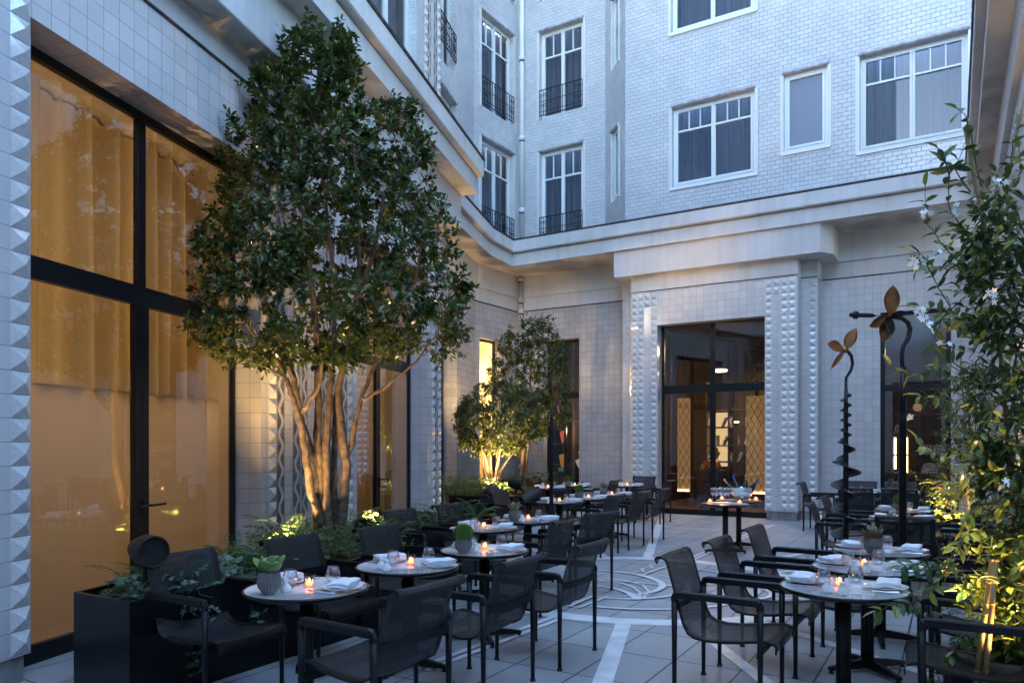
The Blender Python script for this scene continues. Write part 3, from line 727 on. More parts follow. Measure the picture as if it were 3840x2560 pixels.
    # lattice panels
    for a0, a1 in ((dl + .12, dl + .42), (dr - .62, dr - .10)):
        pn = MB(); pn.wbox(FD, a0, a1, -.75, -.72, .45, 2.62); pn = pn.obj('backlit_panel', M_panel, rm)
        k = MB(); st = .16; z = .45 - (a1 - a0) * 1.9
        while z < 2.62:
            for sgn in (1, -1):
                pa, pb = (a0, z), (a1, z + (a1 - a0) * 1.9)
                if sgn < 0: pa, pb = (a0, z + (a1 - a0) * 1.9), (a1, z)
                # clip
                (xa, za), (xb, zb2) = pa, pb
                def clip(x, zz, x2, z2):
                    zc = min(max(zz, .46), 2.61)
                    return (x + (x2 - x) * (zc - zz) / (z2 - zz) if abs(z2 - zz) > 1e-6 else x, zc)
                qa, qb = clip(xa, za, xb, zb2), clip(xb, zb2, xa, za)
                if abs(qa[1] - qb[1]) > .02: k.tube([FD.p(qa[0], -.70, qa[1]), FD.p(qb[0], -.70, qb[1])], .006, 4)
            z += .27
        k.obj('lattice', M_iron, pn)
        k = MB(); k.wbox(FD, a0 + .02, a1 - .02, -.71, -.68, .47, .50); k.obj('lamp_or_glow_strip', M_lit, pn)  # emissive strip along the panel foot, gives its lower glow
    k = MB()
    for z in (.6, 1.1, 1.5, 1.95, 2.4, 3.0): k.wbox(FD, mx0 - .75, mx1 + .7, -2.6, -2.2, z, z + .035)
    for a in (mx0 - .75, mx0 - .2, mx1 + .3, mx1 + .7): k.wbox(FD, a, a + .035, -2.6, -2.2, 0, 3.1)
    k.obj('bookcase', M_wood, rm)
    k = MB(); k.wbox(FD, mx0 - .68, mx0 - .25, -2.66, -2.62, 1.0, 2.35); k.obj('backlit_panel', mat('pale_lit_niche', (.4, .3, .18), .6, emit=(1, .66, .30), es=.02), rm)
    for i in range(16):
        a = mx0 - .7 + (i % 8) * .18 + random.random() * .05; z = (1.135, 1.535, 1.985)[i % 3]
        k = MB(); k.box(FD.p(a + .03, -2.25, z + .11), (.03 + random.random() * .05, .18, .20 + random.random() * .06), Matrix.Rotation(R(random.choice((0, 0, 24))), 3, 'Y')); k.obj('book', M_book, rm)
    k = MB(); k.wbox(FD, mx0 - .55, mx0 - .02, -1.5, -1.0, .02, .95); k.obj('cabinet', M_wood, rm)
    k = MB(); k.lathe([(0, 0), (.13, .0), (.16, .08), (.10, .22), (.07, .30), (.06, .34)], 20, FD.p(mx0 - .26, -1.2, .95)); k.lathe([(0.02, 0), (.075, .03), (.098, .10), (.085, .17), (.04, .22), (0, .23)], 20, FD.p(mx0 - .25, -1.2, 1.28)); k.tube([FD.p(mx0 - .40, -1.2, .98), FD.p(mx0 - .37, -1.15, 1.12), FD.p(mx0 - .30, -1.15, 1.22)], [.05, .045, .035], 10); k.tube([FD.p(mx0 - .12, -1.2, .98), FD.p(mx0 - .15, -1.15, 1.12), FD.p(mx0 - .22, -1.15, 1.22)], [.05, .045, .035], 10)
    k.obj('gold_bust', M_gold, rm, smooth=True)
    for a, z, c, dz in ((mx0 - .42, 1.12, (.6, .07, .03), .1), (mx0 - .5, .98, (.05, .35, .1), .1), (mx0 - .47, 1.05, (.75, .3, .05), .1)):
        k = MB(); k.box(FD.p(a, -1.05, z), (.08, .05, .09)); k.obj('coloured_toy', mat('toy_%.2f' % z, c, .4), rm)
    k = MB(); k.lathe([(0, .02), (.17, .02), (.2, 0), (.17, -.03), (0, -.03)], 24, FD.p(mx0 - .35, -2.0, 3.35)); k.wbox(FD, mx0 - .6, mx0 - .1, -2.9, -2.85, 2.1, 2.13); k.obj('lamp_or_glow_strip', M_lit, rm)  # ceiling disc lamp plus a lower emissive strip
    # right-hand library window
    X0, X1 = -1.25, -.03
    wall(FB(YR), -2.35, 1.0, .18, 4.975, [(X0, X1, .179, 4.2)], .14, 'tiled_wall', M_tile, BB)
    m = MB(); m.wbox(FB(YR), -2.35, X0 - .02, -.3, -.03, -.01, .183); m.obj('plinth', M_conc, BB); m = MB(); m.wbox(FB(YR), X1 + .02, 1.0, -.3, -.03, -.01, .183); m.obj('plinth', M_conc, BB)
    LW = steel(FB(YR), X0, X1, 0, 4.2, .13, BB, transom=[(2.62, 2.74)], name='window', fw=.08)
    rm2 = room(FB(YR), X0 - .4, X1 + .6, .2, 3.0, .01, 4.3, BB, M_dark)
    k = MB(); FQ = FB(YR)
    for z in (.5, .9, 1.3, 1.75, 2.2): k.wbox(FQ, X0 - .3, X1 + .5, -1.9, -1.6, z, z + .03)
    for a in (X0 + .1, X0 + .62, X0 + 1.15): k.wbox(FQ, a, a + .03, -1.9, -1.58, 0, 2.4)
    k.obj('bookcase', M_wood, rm2)
    for a, z, w in ((X0 + .18, 1.78, .20), (X0 + .66, 1.33, .40), (X0 + 1.0, 1.33, .3), (X0 + .7, .93, .34)):
        for i in range(int(w / .035)):
            k = MB(); k.box(FQ.p(a + i * .035, -1.55, z + .11), (.022, .16, .19 + random.random() * .05), Matrix.Rotation(R(14), 3, 'Y')); k.obj('book', M_book, rm2)
    k = MB(); k.wbox(FQ, X0 + .14, X0 + .17, -1.95, -1.92, 1.0, 1.7); k.wbox(FQ, X0 + .36, X0 + .40, -1.95, -1.92, .9, 1.7); k.obj('lamp_or_glow_strip', M_lit, rm2)  # upright emissive strips behind the bookcase
    k = MB(); k.lathe([(0, .09), (.06, .07), (.09, 0), (.06, -.07), (0, -.09)], 16, FQ.p(X0 + .62, -1.0, 2.32)); k.obj('globe_lampshade', mat('dim_globe_shade', (.2, .12, .09), .5, emit=(1, .5, .3), es=.006), rm2, smooth=True)
    k = MB(); k.wbox(FQ, X0 + .95, X1 + .4, -1.2, -1.1, .35, .39); k.wbox(FQ, X0 + .9, X1 + .4, -1.4, -1.3, .62, .65); k.obj('backlit_panel', mat('orange_step_light', (.8, .3, .1), .5, emit=(1, .3, .06), es=.03), rm2)
    # upper white brick
    FU, FM = FB(YR), FB(15.62)
    h1 = [(-9.09, -7.86, 6.6, 9.03), (-9.09, -7.86, 9.85, 12.1), (-9.09, -7.86, 12.9, 15.1)]
    wall(FU, -9.73, -7.26, 6.2, 24, h1, .2, 'upper_wall', M_brick, BB)
    for (a, b_, c, d_) in h1: casement(FU, a, b_, c, d_, BB, rail=(c + .1, c + .75)); head(FU, a, b_, d_, 'window_head', BB, c)
    ch = Vector((-6.38 + 7.26, 15.62 - 16.5)); chl = ch.length; ch.normalize(); FCH = Fr((-7.26, 16.5), (ch.x, ch.y), (ch.y, -ch.x))
    FCH = Fr((-7.26, 16.5), (ch.x, ch.y), (-.7071, -.7071))
    h2 = [(.42, .82, 7.3, 8.95), (.42, .82, 10.45, 12.1)]
    wall(FCH, 0, chl, 6.2, 24, h2, .12, 'upper_wall', M_brick, BB)
    for (a, b_, c, d_) in h2: casement(FCH, a, b_, c, d_, BB, leaves=1, curt=None, muntins=0, depth=.08, full=False); head(FCH, a, b_, d_, 'window_head', BB, c)
    def wy(x, y): return onY(x, y, 15.62)
    h3 = [(-5.28, -3.52, 7.18, 8.92), (-2.94, -2.12, 7.47, 9.03), (-1.54, .24, 7.2, 9.03), (-5.30, -3.52, 10.57, 12.3), (-1.54, .24, 10.57, 12.3)]
    wall(FM, -6.38, 1.2, 6.2, 24, h3, .2, 'upper_wall', M_brick, BB)
    for i, (a, b_, c, d_) in enumerate(h3):
        if i == 1: casement(FM, a, b_, c, d_, BB, leaves=1, muntins=0, depth=.1, full=False, glass=mat('frosted_blue_grey_pane', (.16, .19, .25), .35), curt=None)
        else: casement(FM, a, b_, c, d_, BB, muntins=2, depth=.14)
        head(FM, a, b_, d_, 'window_head', BB, c - .06)
        k = MB(); k.wbox(FM, a - .05, b_ + .05, -.16, .03, c - .07, c); k.obj('window_sill', M_white, BB)
light('AREA', FD.p(mx0 - .2, -1.8, 3.9), 2.4, (1, .62, .28), .8, FD.p(mx0, -1.4, 0), 'library_lamp')
light('POINT', FB(YR).p(X0 + .3, -1.1, 3.5), .5, (1, .55, .22), .1, name='library_lamp')
light('POINT', FB(YR).p(x1 - .3, -.5, 1.9), .6, (1, .7, .4), .05, name='library_lamp')

# ---------------------------------------------------------------- right building and rear wall (behind the camera, sized for the light)
RBB = (.9, 8, 0)
RB = thing('courtyard_building', 'right-hand wing seen edge-on behind the jasmine, pale wall under its cornice', 'building', RBB)
with Off(RBB):
    FRt = Fr((.62, 0), (0, 1), (-1, 0))
    wall(FRt, 7.0, YR, .18, 5.0, [], .2, 'tiled_wall', M_tile, RB)
    m = MB(); m.wbox(FRt, 7.0, YR, -.6, -.02, -.01, .183); m.obj('plinth', M_conc, RB)
    wall(Fr((3.5, 0), (0, 1), (-1, 0)), -1.9, 7.0, .0, 6.0, [], .2, 'sky_blocking_wall', M_tile, RB)  # unseen wall added and sized to limit sky light on the left wing
    m = MB(); m.face([(.62, 7, .18), (3.5, 7, .18), (3.5, 7, 6), (.62, 7, 6)], [(0, 0), (3, 0), (3, 6), (0, 6)]); m.obj('end_wall', M_tile, RB)
    m = MB(); m.prism([(.53, 15.2), (.53, -1.9), (1.3, -1.9), (1.3, 15.2)], 5.31, 5.893); m.prism([(.60, YR), (.60, 6.95), (3.5, 6.95), (3.5, YR)], 4.99, 5.315); m.obj('frieze', M_plaster, RB)
    wall(Fr((1.0, 0), (0, 1), (-1, 0)), 5.0, YR, 6.2, 21, [], .2, 'upper_wall', M_brick, RB)
RW_ = thing('courtyard_building', 'unseen rear wall behind the viewer, placed and sized to shape the light', 'building', (-5, -1.9, 0))  # out of view, set close and sized to hold back sky light
with Off((-5, -1.9, 0)):
    wall(Fr((0, -1.9), (1, 0), (0, 1)), -12, 4, 5.2, 11, [], .2, 'upper_wall', M_brick, RW_)
    wall(Fr((0, -1.9), (1, 0), (0, 1)), -12, 4, 0, 5.2, [(-5.2, -3.4, .0, 4.2), (-2.2, -.4, .0, 4.2)], .3, 'tiled_wall', M_tile, RW_)
    m = MB(); m.wbox(Fr((0, -1.9), (1, 0), (0, 1)), -5.3, -.3, -.4, -.32, 0, 4.3); m.obj('dark_reflection_panel', M_black, RW_)  # added black sheet that keeps reflections of this side dark

# ---------------------------------------------------------------- cornice: one thing running round the whole court
CO = thing('stepped_cornice', 'pale stepped plaster cornice with dark lead edge running round the court', 'cornice')
def path(o):                                    # lower fascia line pushed out by o
    a = [WL.p(-6, .60 + o, 0), WL.p(12.26 + .35 * o, .60 + o, 0), WL.p(12.26 + .35 * o, -.25 + o, 0)]
    return [Vector(q[:2]) for q in a] + [Vector((-9.08 + o * 1.02, 14.15 - .15 * o)), Vector((-9.2 + o, 15.33 - o)), Vector((.31 - o, 15.33 - o)), Vector((.31 - o, -6))]
def sweep(o0, z0, o1, z1, name, m_):
    A_, B_ = path(o0), path(o1); k = MB()
    for i in range(len(A_) - 1):
        k.face([(*A_[i], z0), (*A_[i + 1], z0), (*B_[i + 1], z1), (*B_[i], z1)])
    return k
def joined(lst, name, m_):
    k = MB()
    for a in lst:
        for q in sweep(*a, name, m_).f: pass
        s_ = sweep(*a, name, m_); i = len(k.v); k.v += s_.v; k.f += [tuple(i + j for j in f) for f in s_.f]; k.uv += s_.uv; k.r += s_.r
    return k.obj(name, m_, CO)
joined([(0, 5.89, 0, 6.17), (0, 6.17, -.05, 6.175), (-.05, 6.175, -.05, 6.195), (-.05, 6.195, .085, 6.2)], 'lower_fascia', M_plaster)
joined([(.085, 6.20, .085, 6.205), (.085, 6.205, .10, 6.215), (.10, 6.215, .10, 6.47), (.10, 6.47, -.1, 6.49)], 'upper_fascia', M_plaster)
joined([(-.2, 6.52, .115, 6.478), (.115, 6.478, .125, 6.505), (.125, 6.505, -.2, 6.60), (-.2, 6.6, -1.25, 6.66)], 'lead_flashing', M_lead)
# soffits
k = MB()
P0 = path(0)
W_ = lambda s_, o: Vector(WL.p(s_, o, 0)[:2])
k.face([(*P0[0], 5.892), (*P0[1], 5.892), (*W_(12.26, .25), 5.892), (*W_(-6, .25), 5.892)])
k.face([(*P0[2], 5.892), (*P0[3], 5.892), (-9.9, 14.75, 5.892), (*W_(12.26, -.9), 5.892)])
k.face([(*P0[3], 5.892), (*P0[4], 5.892), (-9.8, 16.5, 5.892), (-9.9, 14.75, 5.892)])
k.face([(*P0[4], 5.8925), (*P0[5], 5.8925), (1.3, 16.5, 5.8925), (-9.8, 16.5, 5.8925)])
k.face([(*P0[5], 5.8935), (.31, -6, 5.8935), (1.3, -6, 5.8935), (1.3, 16.5, 5.8935)])
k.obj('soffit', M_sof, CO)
k = MB()                                        # lower band over the left wall and the recess
k.wbox(WL, -6, 12.22, -.3, .31, 5.31, 5.888); k.obj('frieze', M_plaster, CO)
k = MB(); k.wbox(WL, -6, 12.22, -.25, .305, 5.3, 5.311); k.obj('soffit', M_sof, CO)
k = MB(); k.wbox(WL, -6, 12.06, -.29, .014, TT, 5.30); k.obj('frieze', M_plaster, CO)
k = MB(); k.wbox(WR, 12.07, sb + .03, -.2, .012, 5.0, 5.34); k.wbox(WR, 12.07, sb + .08, -.2, .07, 5.34, 5.89)
k.wbox(FC, -.02, cl, -.2, .012, 5.0, 5.34); k.wbox(FC, -.05, cl, -.2, .07, 5.34, 5.89); k.obj('frieze', M_plaster, CO)
k = MB()                                        # thin dark drip line above the tiles
k.wbox(WL, -6, 12.06, 0, .02, TT - .006, TT + .012); k.wbox(WR, 12.07, sb, 0, .02, 4.99, 5.01); k.wbox(FC, 0, cl, 0, .02, 4.99, 5.01)
k.wbox(FB(YR), -9.73, -6.6, 0, .02, 4.99, 5.01); k.wbox(FB(YR), -2.35, .9, 0, .02, 4.965, 4.985); k.wbox(FB(15.6), -6.23, -2.67, 0, .02, 4.955, 4.97); k.wbox(FB(16.0), -2.67, -2.35, 0, .02, 4.955, 4.97)
k.obj('drip_line', M_lead, CO)

# downpipes
def pipe(x, y, z0, z1, m_, label, joints):
    t = thing('downpipe', label, 'downpipe', (x, y, z0))
    k = MB(); k.tube([(0, 0, 0), (0, 0, z1 - z0)], .062, 14); k.obj('pipe', m_, t, smooth=True)
    for z, h in joints:
        k = MB(); k.lathe([(.062, 0), (.078, .01), (.082, h * .5), (.078, h - .01), (.062, h)], 14, (0, 0, z - z0)); k.obj('collar', m_, t, smooth=True)
        k = MB(); k.tube([(0, 0, z - z0 - .03), (0, 0, z - z0)], .068, 12); k.obj('bracket', M_iron, t)
    return t
px = at(1950, 1667, 1)
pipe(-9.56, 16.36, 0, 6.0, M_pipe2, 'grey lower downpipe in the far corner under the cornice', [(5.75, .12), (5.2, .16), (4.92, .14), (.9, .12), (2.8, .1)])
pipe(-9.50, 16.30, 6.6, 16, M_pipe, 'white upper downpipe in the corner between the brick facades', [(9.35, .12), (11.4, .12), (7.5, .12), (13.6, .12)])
def G0(x, dep):
    p = at(x, YH, dep); return (p.x, p.y, 0)
# ================================================================ furniture prototypes
def make_chair():
    t = thing('dining_chair', 'black mesh armchair', 'chair', group='black mesh armchairs set at the dining tables')
    ax, ay = .252, .290
    # side frames: leg, arm and leg in one bent bar, one part per side
    for s_ in (-1, 1):
        y = s_ * ay
        k = MB()
        pts = [(-ax, y, .60), (-ax, y, .618), (-ax + .008, y, .636), (-ax + .03, y, .643), (ax - .03, y, .643), (ax - .008, y, .636), (ax, y, .618), (ax, y, .60)]
        k.tube(pts, .0215, 8); k.box((0, y, .638), (ax * 2 - .02, .048, .036)); k.obj('armrest', M_chair, t, smooth=False)
        for x in (-ax, ax):
            k = MB(); k.tube([(x, y, .03), (x, y, .3), (x, y, .62)], [.0135, .016, .02], 8, rnd=.5)
            l_ = k.obj('leg', M_chair, t, smooth=True)
            k = MB(); k.lathe([(0, 0), (.019, 0), (.021, .008), (.015, .014), (.013, .03), (0, .03)], 10, (x, y, 0)); k.obj('foot_glide', M_chair, l_)
    # flat stretchers
    k = MB(); k.box((-ax - .005, 0, .555), (.016, 2 * ay - .01, .045)); k.obj('back_stretcher', M_chair, t, bevel=.003)
    k = MB(); k.box((ax - .012, 0, .345), (.018, 2 * ay - .01, .05), Matrix.Rotation(R(12), 3, 'Y')); k.obj('front_stretcher', M_chair, t, bevel=.003)
    for s_ in (-1, 1):
        pass
    # sling profile (x forward, z up)
    pr = [(-.385, .818), (-.392, .832), (-.38, .848), (-.355, .853), (-.332, .842), (-.318, .815), (-.29, .72), (-.262, .62), (-.235, .52), (-.215, .455), (-.19, .41), (-.15, .388), (-.08, .378), (.02, .382), (.12, .395), (.22, .412), (.28, .418), (.315, .408), (.328, .385), (.325, .355)]
    hw = .218
    k = MB(); L_ = 0
    for i in range(len(pr) - 1):
        a, b_ = pr[i], pr[i + 1]; d_ = math.dist(a, b_)
        sg = .010 * 0
        for j in range(4):
            y0 = -hw + 2 * hw * j / 4; y1 = y0 + 2 * hw / 4
            dz = lambda y: -.012 * (1 - (y / hw) ** 2)
            k.face([(a[0] + (dz(y0) if i < 10 else 0), y0, a[1] + (dz(y0) if i >= 10 else 0)), (b_[0] + (dz(y0) if i + 1 < 10 else 0), y0, b_[1] + (dz(y0) if i + 1 >= 10 else 0)),
                    (b_[0] + (dz(y1) if i + 1 < 10 else 0), y1, b_[1] + (dz(y1) if i + 1 >= 10 else 0)), (a[0] + (dz(y1) if i < 10 else 0), y1, a[1] + (dz(y1) if i >= 10 else 0))],
                   [(L_, y0 + .3), (L_ + d_, y0 + .3), (L_ + d_, y1 + .3), (L_, y1 + .3)])
        L_ += d_
    k.obj('mesh_sling', M_sling, t, smooth=True)
    for s_ in (-1, 1):
        k = MB(); n_ = len(pr)
        for dx, in ((0,),):
            vs = []
            for x, z in pr: vs += [(x, s_ * hw, z + .003), (x, s_ * (hw + .042), z + .003), (x + .006, s_ * (hw + .042), z - .012), (x + .006, s_ * hw, z - .012)]
            fs = []
            for i in range(n_ - 1):
                for j in range(4): fs.append((i * 4 + j, i * 4 + (j + 1) % 4, (i + 1) * 4 + (j + 1) % 4, (i + 1) * 4 + j))
            fs += [(0, 1, 2, 3), tuple((n_ - 1) * 4 + q for q in (3, 2, 1, 0))]
            k.mesh(vs, fs)
        k.obj('edge_band', M_strap, t)
    return t
def make_table(r=.355, h=.705, foot=True):
    t = thing('bistro_table', 'round white table', 'table', group='round white-topped pedestal tables')
    k = MB(); k.lathe([(0, h - .004), (r - .012, h - .004), (r - .006, h - .002)], 56); k.obj('tabletop', M_top, t, smooth=True)
    k = MB(); k.lathe([(r - .012, h - .0015), (r - .004, h + .001), (r + .002, h - .004), (r + .003, h - .012), (r - .006, h - .022), (r - .04, h - .036), (r - .10, h - .042), (0, h - .042)], 56); k.obj('table_rim', M_rim, t, smooth=True)
    k = MB(); k.tube([(0, 0, .05), (0, 0, h - .04)], .037, 16)
    for i in range(10):
        w = 2 * math.pi * i / 10; k.tube([(.037 * math.cos(w), .037 * math.sin(w), .06), (.037 * math.cos(w), .037 * math.sin(w), h - .05)], .005, 4)
    k.obj('column', M_black, t, smooth=True)
    for i in range(4):
        w = R(8 + 90 * i); c_, s_ = math.cos(w), math.sin(w); n_ = Vector((-s_, c_, 0)); u = Vector((c_, s_, 0))
        k = MB(); vs = []
        for q, (rr, z0, z1, ww) in enumerate(((.02, .025, .085, .026), (.16, .022, .068, .022), (.30, .022, .045, .018))):
            for a, z in ((-ww, z0), (ww, z0), (ww * .7, z1), (-ww * .7, z1)): vs.append(u * rr + n_ * a + Vector((0, 0, z)))
        k.mesh(vs, [(q * 4 + j, q * 4 + (j + 1) % 4, q * 4 + 4 + (j + 1) % 4, q * 4 + 4 + j) for q in range(2) for j in range(4)] + [(0, 1, 2, 3), (11, 10, 9, 8)])
        k.lathe([(0, 0), (.017, 0), (.019, .008), (.012, .014), (.01, .024)], 10, u * .285)
        k.obj('foot', M_black, t)
    return t
def single(name, mb, m, label, cat, smooth=True):
    o = mb.obj(name, m, None, smooth=smooth); return tag(o, label, cat)
CH, TB = make_chair(), make_table()
k = MB(); k.lathe([(0, .006), (.062, .006), (.085, .012), (.118, .019), (.122, .019), (.122, .017), (.09, .006), (.06, 0), (0, 0)], 40); PL = single('dinner_plate', k, M_porc, 'plate', 'plate')
def make_napkin():
    k = MB(); nx, ny = 10, 6; a, b_ = .105, .062
    def q(i, j, z): 
        u, v = i / nx * 2 - 1, j / ny * 2 - 1
        e_ = max(0, abs(u) - .8) * .02; w = .003 * math.sin(u * 5 + v * 3)
        return (a * u, b_ * v * (1 - .04 * u), z - e_ * (1 if z > .01 else -1) + w - .004 * abs(v) ** 3)
    for z0, z1, sh in ((.0, .010, 0), (.011, .021, .004), (.022, .033, .007)):
        top = [q(i, j, z1) for i in range(nx + 1) for j in range(ny + 1)]; bot = [q(i, j, z0) for i in range(nx + 1) for j in range(ny + 1)]
        top = [(x + sh, y - sh, z) for x, y, z in top]; bot = [(x + sh, y - sh, z) for x, y, z in bot]
        m_ = (nx + 1) * (ny + 1); f = lambda i, j: i * (ny + 1) + j
        fs = [(f(i, j), f(i + 1, j), f(i + 1, j + 1), f(i, j + 1)) for i in range(nx) for j in range(ny)]
        fs += [tuple(m_ + v for v in reversed(x)) for x in fs]
        for i in range(nx): fs += [(f(i, 0), m_ + f(i, 0), m_ + f(i + 1, 0), f(i + 1, 0)), (f(i, ny), f(i + 1, ny), m_ + f(i + 1, ny), m_ + f(i, ny))]
        for j in range(ny): fs += [(f(0, j), f(0, j + 1), m_ + f(0, j + 1), m_ + f(0, j)), (f(nx, j), m_ + f(nx, j), m_ + f(nx, j + 1), f(nx, j + 1))]
        k.mesh(top + bot, fs)
    return single('folded_napkin', k, M_nap, 'napkin', 'napkin')
NP = make_napkin()
k = MB(); k.box((0, -.02, .004), (.016, .10, .004)); k.box((0, .08, .004), (.014, .11, .003)); KN = single('table_knife', k, M_steel, 'knife', 'knife', False)
k = MB(); k.tube([(0, -.09, .008), (0, -.03, .005), (0, .03, .007), (0, .05, .006)], [.006, .004, .003, .009], 6)
for x in (-.009, -.003, .003, .009): k.tube([(x, .05, .006), (x, .075, .004), (x, .10, .009)], .0016, 4)
FK = single('table_fork', k, M_steel, 'fork', 'fork', False)
k = MB(); k.lathe([(0, .003), (.026, .004), (.036, .018), (.045, .042), (.044, .058), (.032, .098), (.031, .099), (.0305, .098), (.042, .058), (.043, .042), (.034, .02), (.024, .009), (0, .008)], 28); GL = single('tumbler_glass', k, M_wine, 'glass', 'glass')
def make_shaker():
    k = MB(); k.lathe([(0, 0), (.022, 0), (.028, .008), (.029, .022), (.024, .036), (.014, .048), (.0135, .056), (.0165, .066), (.014, .071), (0, .073)], 20)
    return single('salt_shaker', k, M_porc, 'shaker', 'shaker')
SH = make_shaker()
def make_candle():
    t = thing('votive_candle', 'candle', 'candle')
    k = MB(); k.lathe([(0, .002), (.024, .002), (.033, .066), (.0335, .066), (.026, 0), (0, 0)], 32, groove=.05); k.obj('ribbed_glass', M_amber, t)
    k = MB(); k.lathe([(0, .006), (.022, .006), (.022, .022), (0, .022)], 16); k.obj('tealight', M_wax, t)
    k = MB(); k.lathe([(0, .022), (.005, .027), (.006, .033), (.003, .042), (0, .048)], 8); k.obj('flame', M_flame, t, smooth=True)
    return t
CD = make_candle()
def pot_mesh(k): 
    n = 44; prof = [(0, 0), (.030, 0), (.040, .01), (.062, .04), (.068, .07), (.062, .105), (.056, .125), (.05, .125), (.05, .11), (0, .108)]
    vs = []
    for ip, (r_, z_) in enumerate(prof):
        for j in range(n):
            w = 2 * math.pi * j / n; g = .93 if (j % 2 and 1 < ip < 7) else 1; vs.append((r_ * g * math.cos(w), r_ * g * math.sin(w), z_))
    k.mesh(vs, [(i * n + j, i * n + (j + 1) % n, (i + 1) * n + (j + 1) % n, (i + 1) * n + j) for i in range(len(prof) - 1) for j in range(n)])
def make_pot(kind):
    names = {'round': 'potted_succulent', 'moss': 'potted_moss_ball', 'red': 'potted_succulent'}
    t = thing(names[kind], 'pot plant', 'pot plant')
    k = MB(); pot_mesh(k); k.obj('grooved_pot', M_pot, t)
    k = MB(); rd = random.Random(3 if kind != 'red' else 8)
    if kind == 'moss':
        for i in range(1500):
            w, c_ = rd.random() * 6.283, rd.random() * 2 - 1
            s_ = math.sqrt(1 - c_ * c_); nn = Vector((s_ * math.cos(w), s_ * math.sin(w), c_))
            if nn.z < -.6: continue
            p = Vector((nn.x * .072, nn.y * .072, .155 + nn.z * .058)) * (1 + .0 * w)
            k.leaf(p, nn + Vector((rd.uniform(-.6, .6), rd.uniform(-.6, .6), rd.uniform(-.3, .6))), Vector((0, 0, 1)), .014, .009, rd.random())
        k.obj('foliage', M_ball, t)
        k = MB(); k.lathe([(0, .10), (.05, .115), (.066, .155), (.05, .195), (0, .208)], 14); k.obj('moss_core', M_ball, t, smooth=True)
    else:
        def fat(p, d_, up, L, W, th, rnd):
            d_ = d_.normalized(); sd = d_.cross(up).normalized(); nn = sd.cross(d_).normalized(); n_ = 8; vs = []; fs = []
            rows = 7
            for i in range(rows + 1):
                v = i / rows; wv_ = W * (math.sin(math.pi * min(1, .06 + v * .95)) ** .6) * (.45 + .55 * v) * .5 if i < rows else W * .12
                cen = p + d_ * (L * v) + nn * (L * .16 * v * v)
                for j in range(n_):
                    a = 2 * math.pi * j / n_; vs.append(cen + sd * (wv_ * math.cos(a)) + nn * (th * math.sin(a) + .25 * wv_ * math.cos(a) ** 2))
            for i in range(rows):
                for j in range(n_): fs.append((i * n_ + j, i * n_ + (j + 1) % n_, (i + 1) * n_ + (j + 1) % n_, (i + 1) * n_ + j))
            fs.append(tuple(range(rows * n_, (rows + 1) * n_)))
            k.mesh(vs, fs, rnd)
        cnt = 9 if kind == 'round' else 11
        for i in range(cnt):
            w = i * 2.4; tl = .25 + .6 * (i / cnt)
            d_ = Vector((math.cos(w) * math.sin(tl * 1.35), math.sin(w) * math.sin(tl * 1.35), math.cos(tl * 1.35)))
            L = (.115 if kind == 'round' else .12) * rd.uniform(.85, 1.1); W = (.125 if kind == 'round' else .068)
            fat(Vector((math.cos(w) * .012, math.sin(w) * .012, .105)), d_, Vector((-d_.x, -d_.y, .3 + d_.z)) , L, W, .006, rd.random())
        k.obj('leaves', M_succ if kind == 'round' else M_succr, t, smooth=True)
    return t
PT = {q: make_pot(q) for q in ('round', 'moss', 'red')}

# ---------------------------------------------------------------- dining tables
# key: (x, y, phrase, chairs, pot, items)
TH = .7055
TBL = [
 ('nearest left-row table', -3.25, 3.07, .36, 'LR', 'round', 1),
 ('second left-row table', -3.25, 4.0, .36, 'LR', None, 1),
 ('third left-row table', -3.20, 4.90, .355, 'LR', 'moss', 1),
 ('fourth left-row table', -4.05, 6.18, .355, 'LR', None, 1),
 ('fifth left-row table', -4.05, 7.09, .355, 'L', 'red', 1),
 ('sixth left-row table', -4.96, 9.60, .35, 'LR', None, 1),
 ('seventh left-row table', -4.92, 10.50, .35, 'LR', 'moss', 1),
 ('eighth left-row table', -4.90, 11.38, .35, 'R', 'red', 1),
 ('corner table by the box planter', -6.73, 12.55, .35, 'L', None, 1),
 ('corner table by the library window', -6.62, 13.50, .35, 'LR', 'moss', 1),
 ('last corner table by the tiled wall', -5.72, 14.1, .35, 'RB', None, 1),
 ('nearest right-row table', -.55, 4.70, .355, 'LR', None, 2),
 ('second right-row table', -.50, 5.55, .355, 'LR', None, 2),
 ('third right-row table', -.49, 6.47, .35, 'LR', 'red', 2),
 ('fourth right-row table', -.49, 9.30, .345, 'LRF', None, 2),
 ('fifth right-row table', -.53, 10.55, .345, 'LR', 'moss', 2),
 ('far table under the auger sculpture', -1.42, 14.25, .35, 'LFB', None, 2),
 ('far table by the library window', -.80, 14.30, .35, 'FRB', 'red', 2),
]
def setting(T, x, y, sgn, who, rj):
    ch_ = lambda v: v + rj.uniform(-.012, .012)
    px_, py_ = x + sgn * .215, y + ch_(.06)
    s_ = {1: 'court', -1: 'back'}[sgn]
    z = TH
    place(PL, 'white dinner plate on the %s side of the %s' % (who, T), (px_, py_, z), 0, 'white dinner plates')
    place(NP, 'folded white napkin on the %s-side plate of the %s' % (who, T), (px_ + ch_(0), py_, z + .019), R(rj.uniform(55, 115) + (0 if sgn > 0 else 180)), 'folded white napkins')
    place(KN, 'steel knife on the %s side of the %s' % (who, T), (px_ + sgn * .02, py_ + sgn * .145, z), R(90) * sgn + R(rj.uniform(-8, 8)), 'steel table knives')
    place(FK, 'steel fork on the %s side of the %s' % (who, T), (px_ - sgn * .01, py_ - sgn * .142, z), R(90) * sgn + R(rj.uniform(-8, 8)), 'steel table forks')
rj = random.Random(5)
TT_ = {}
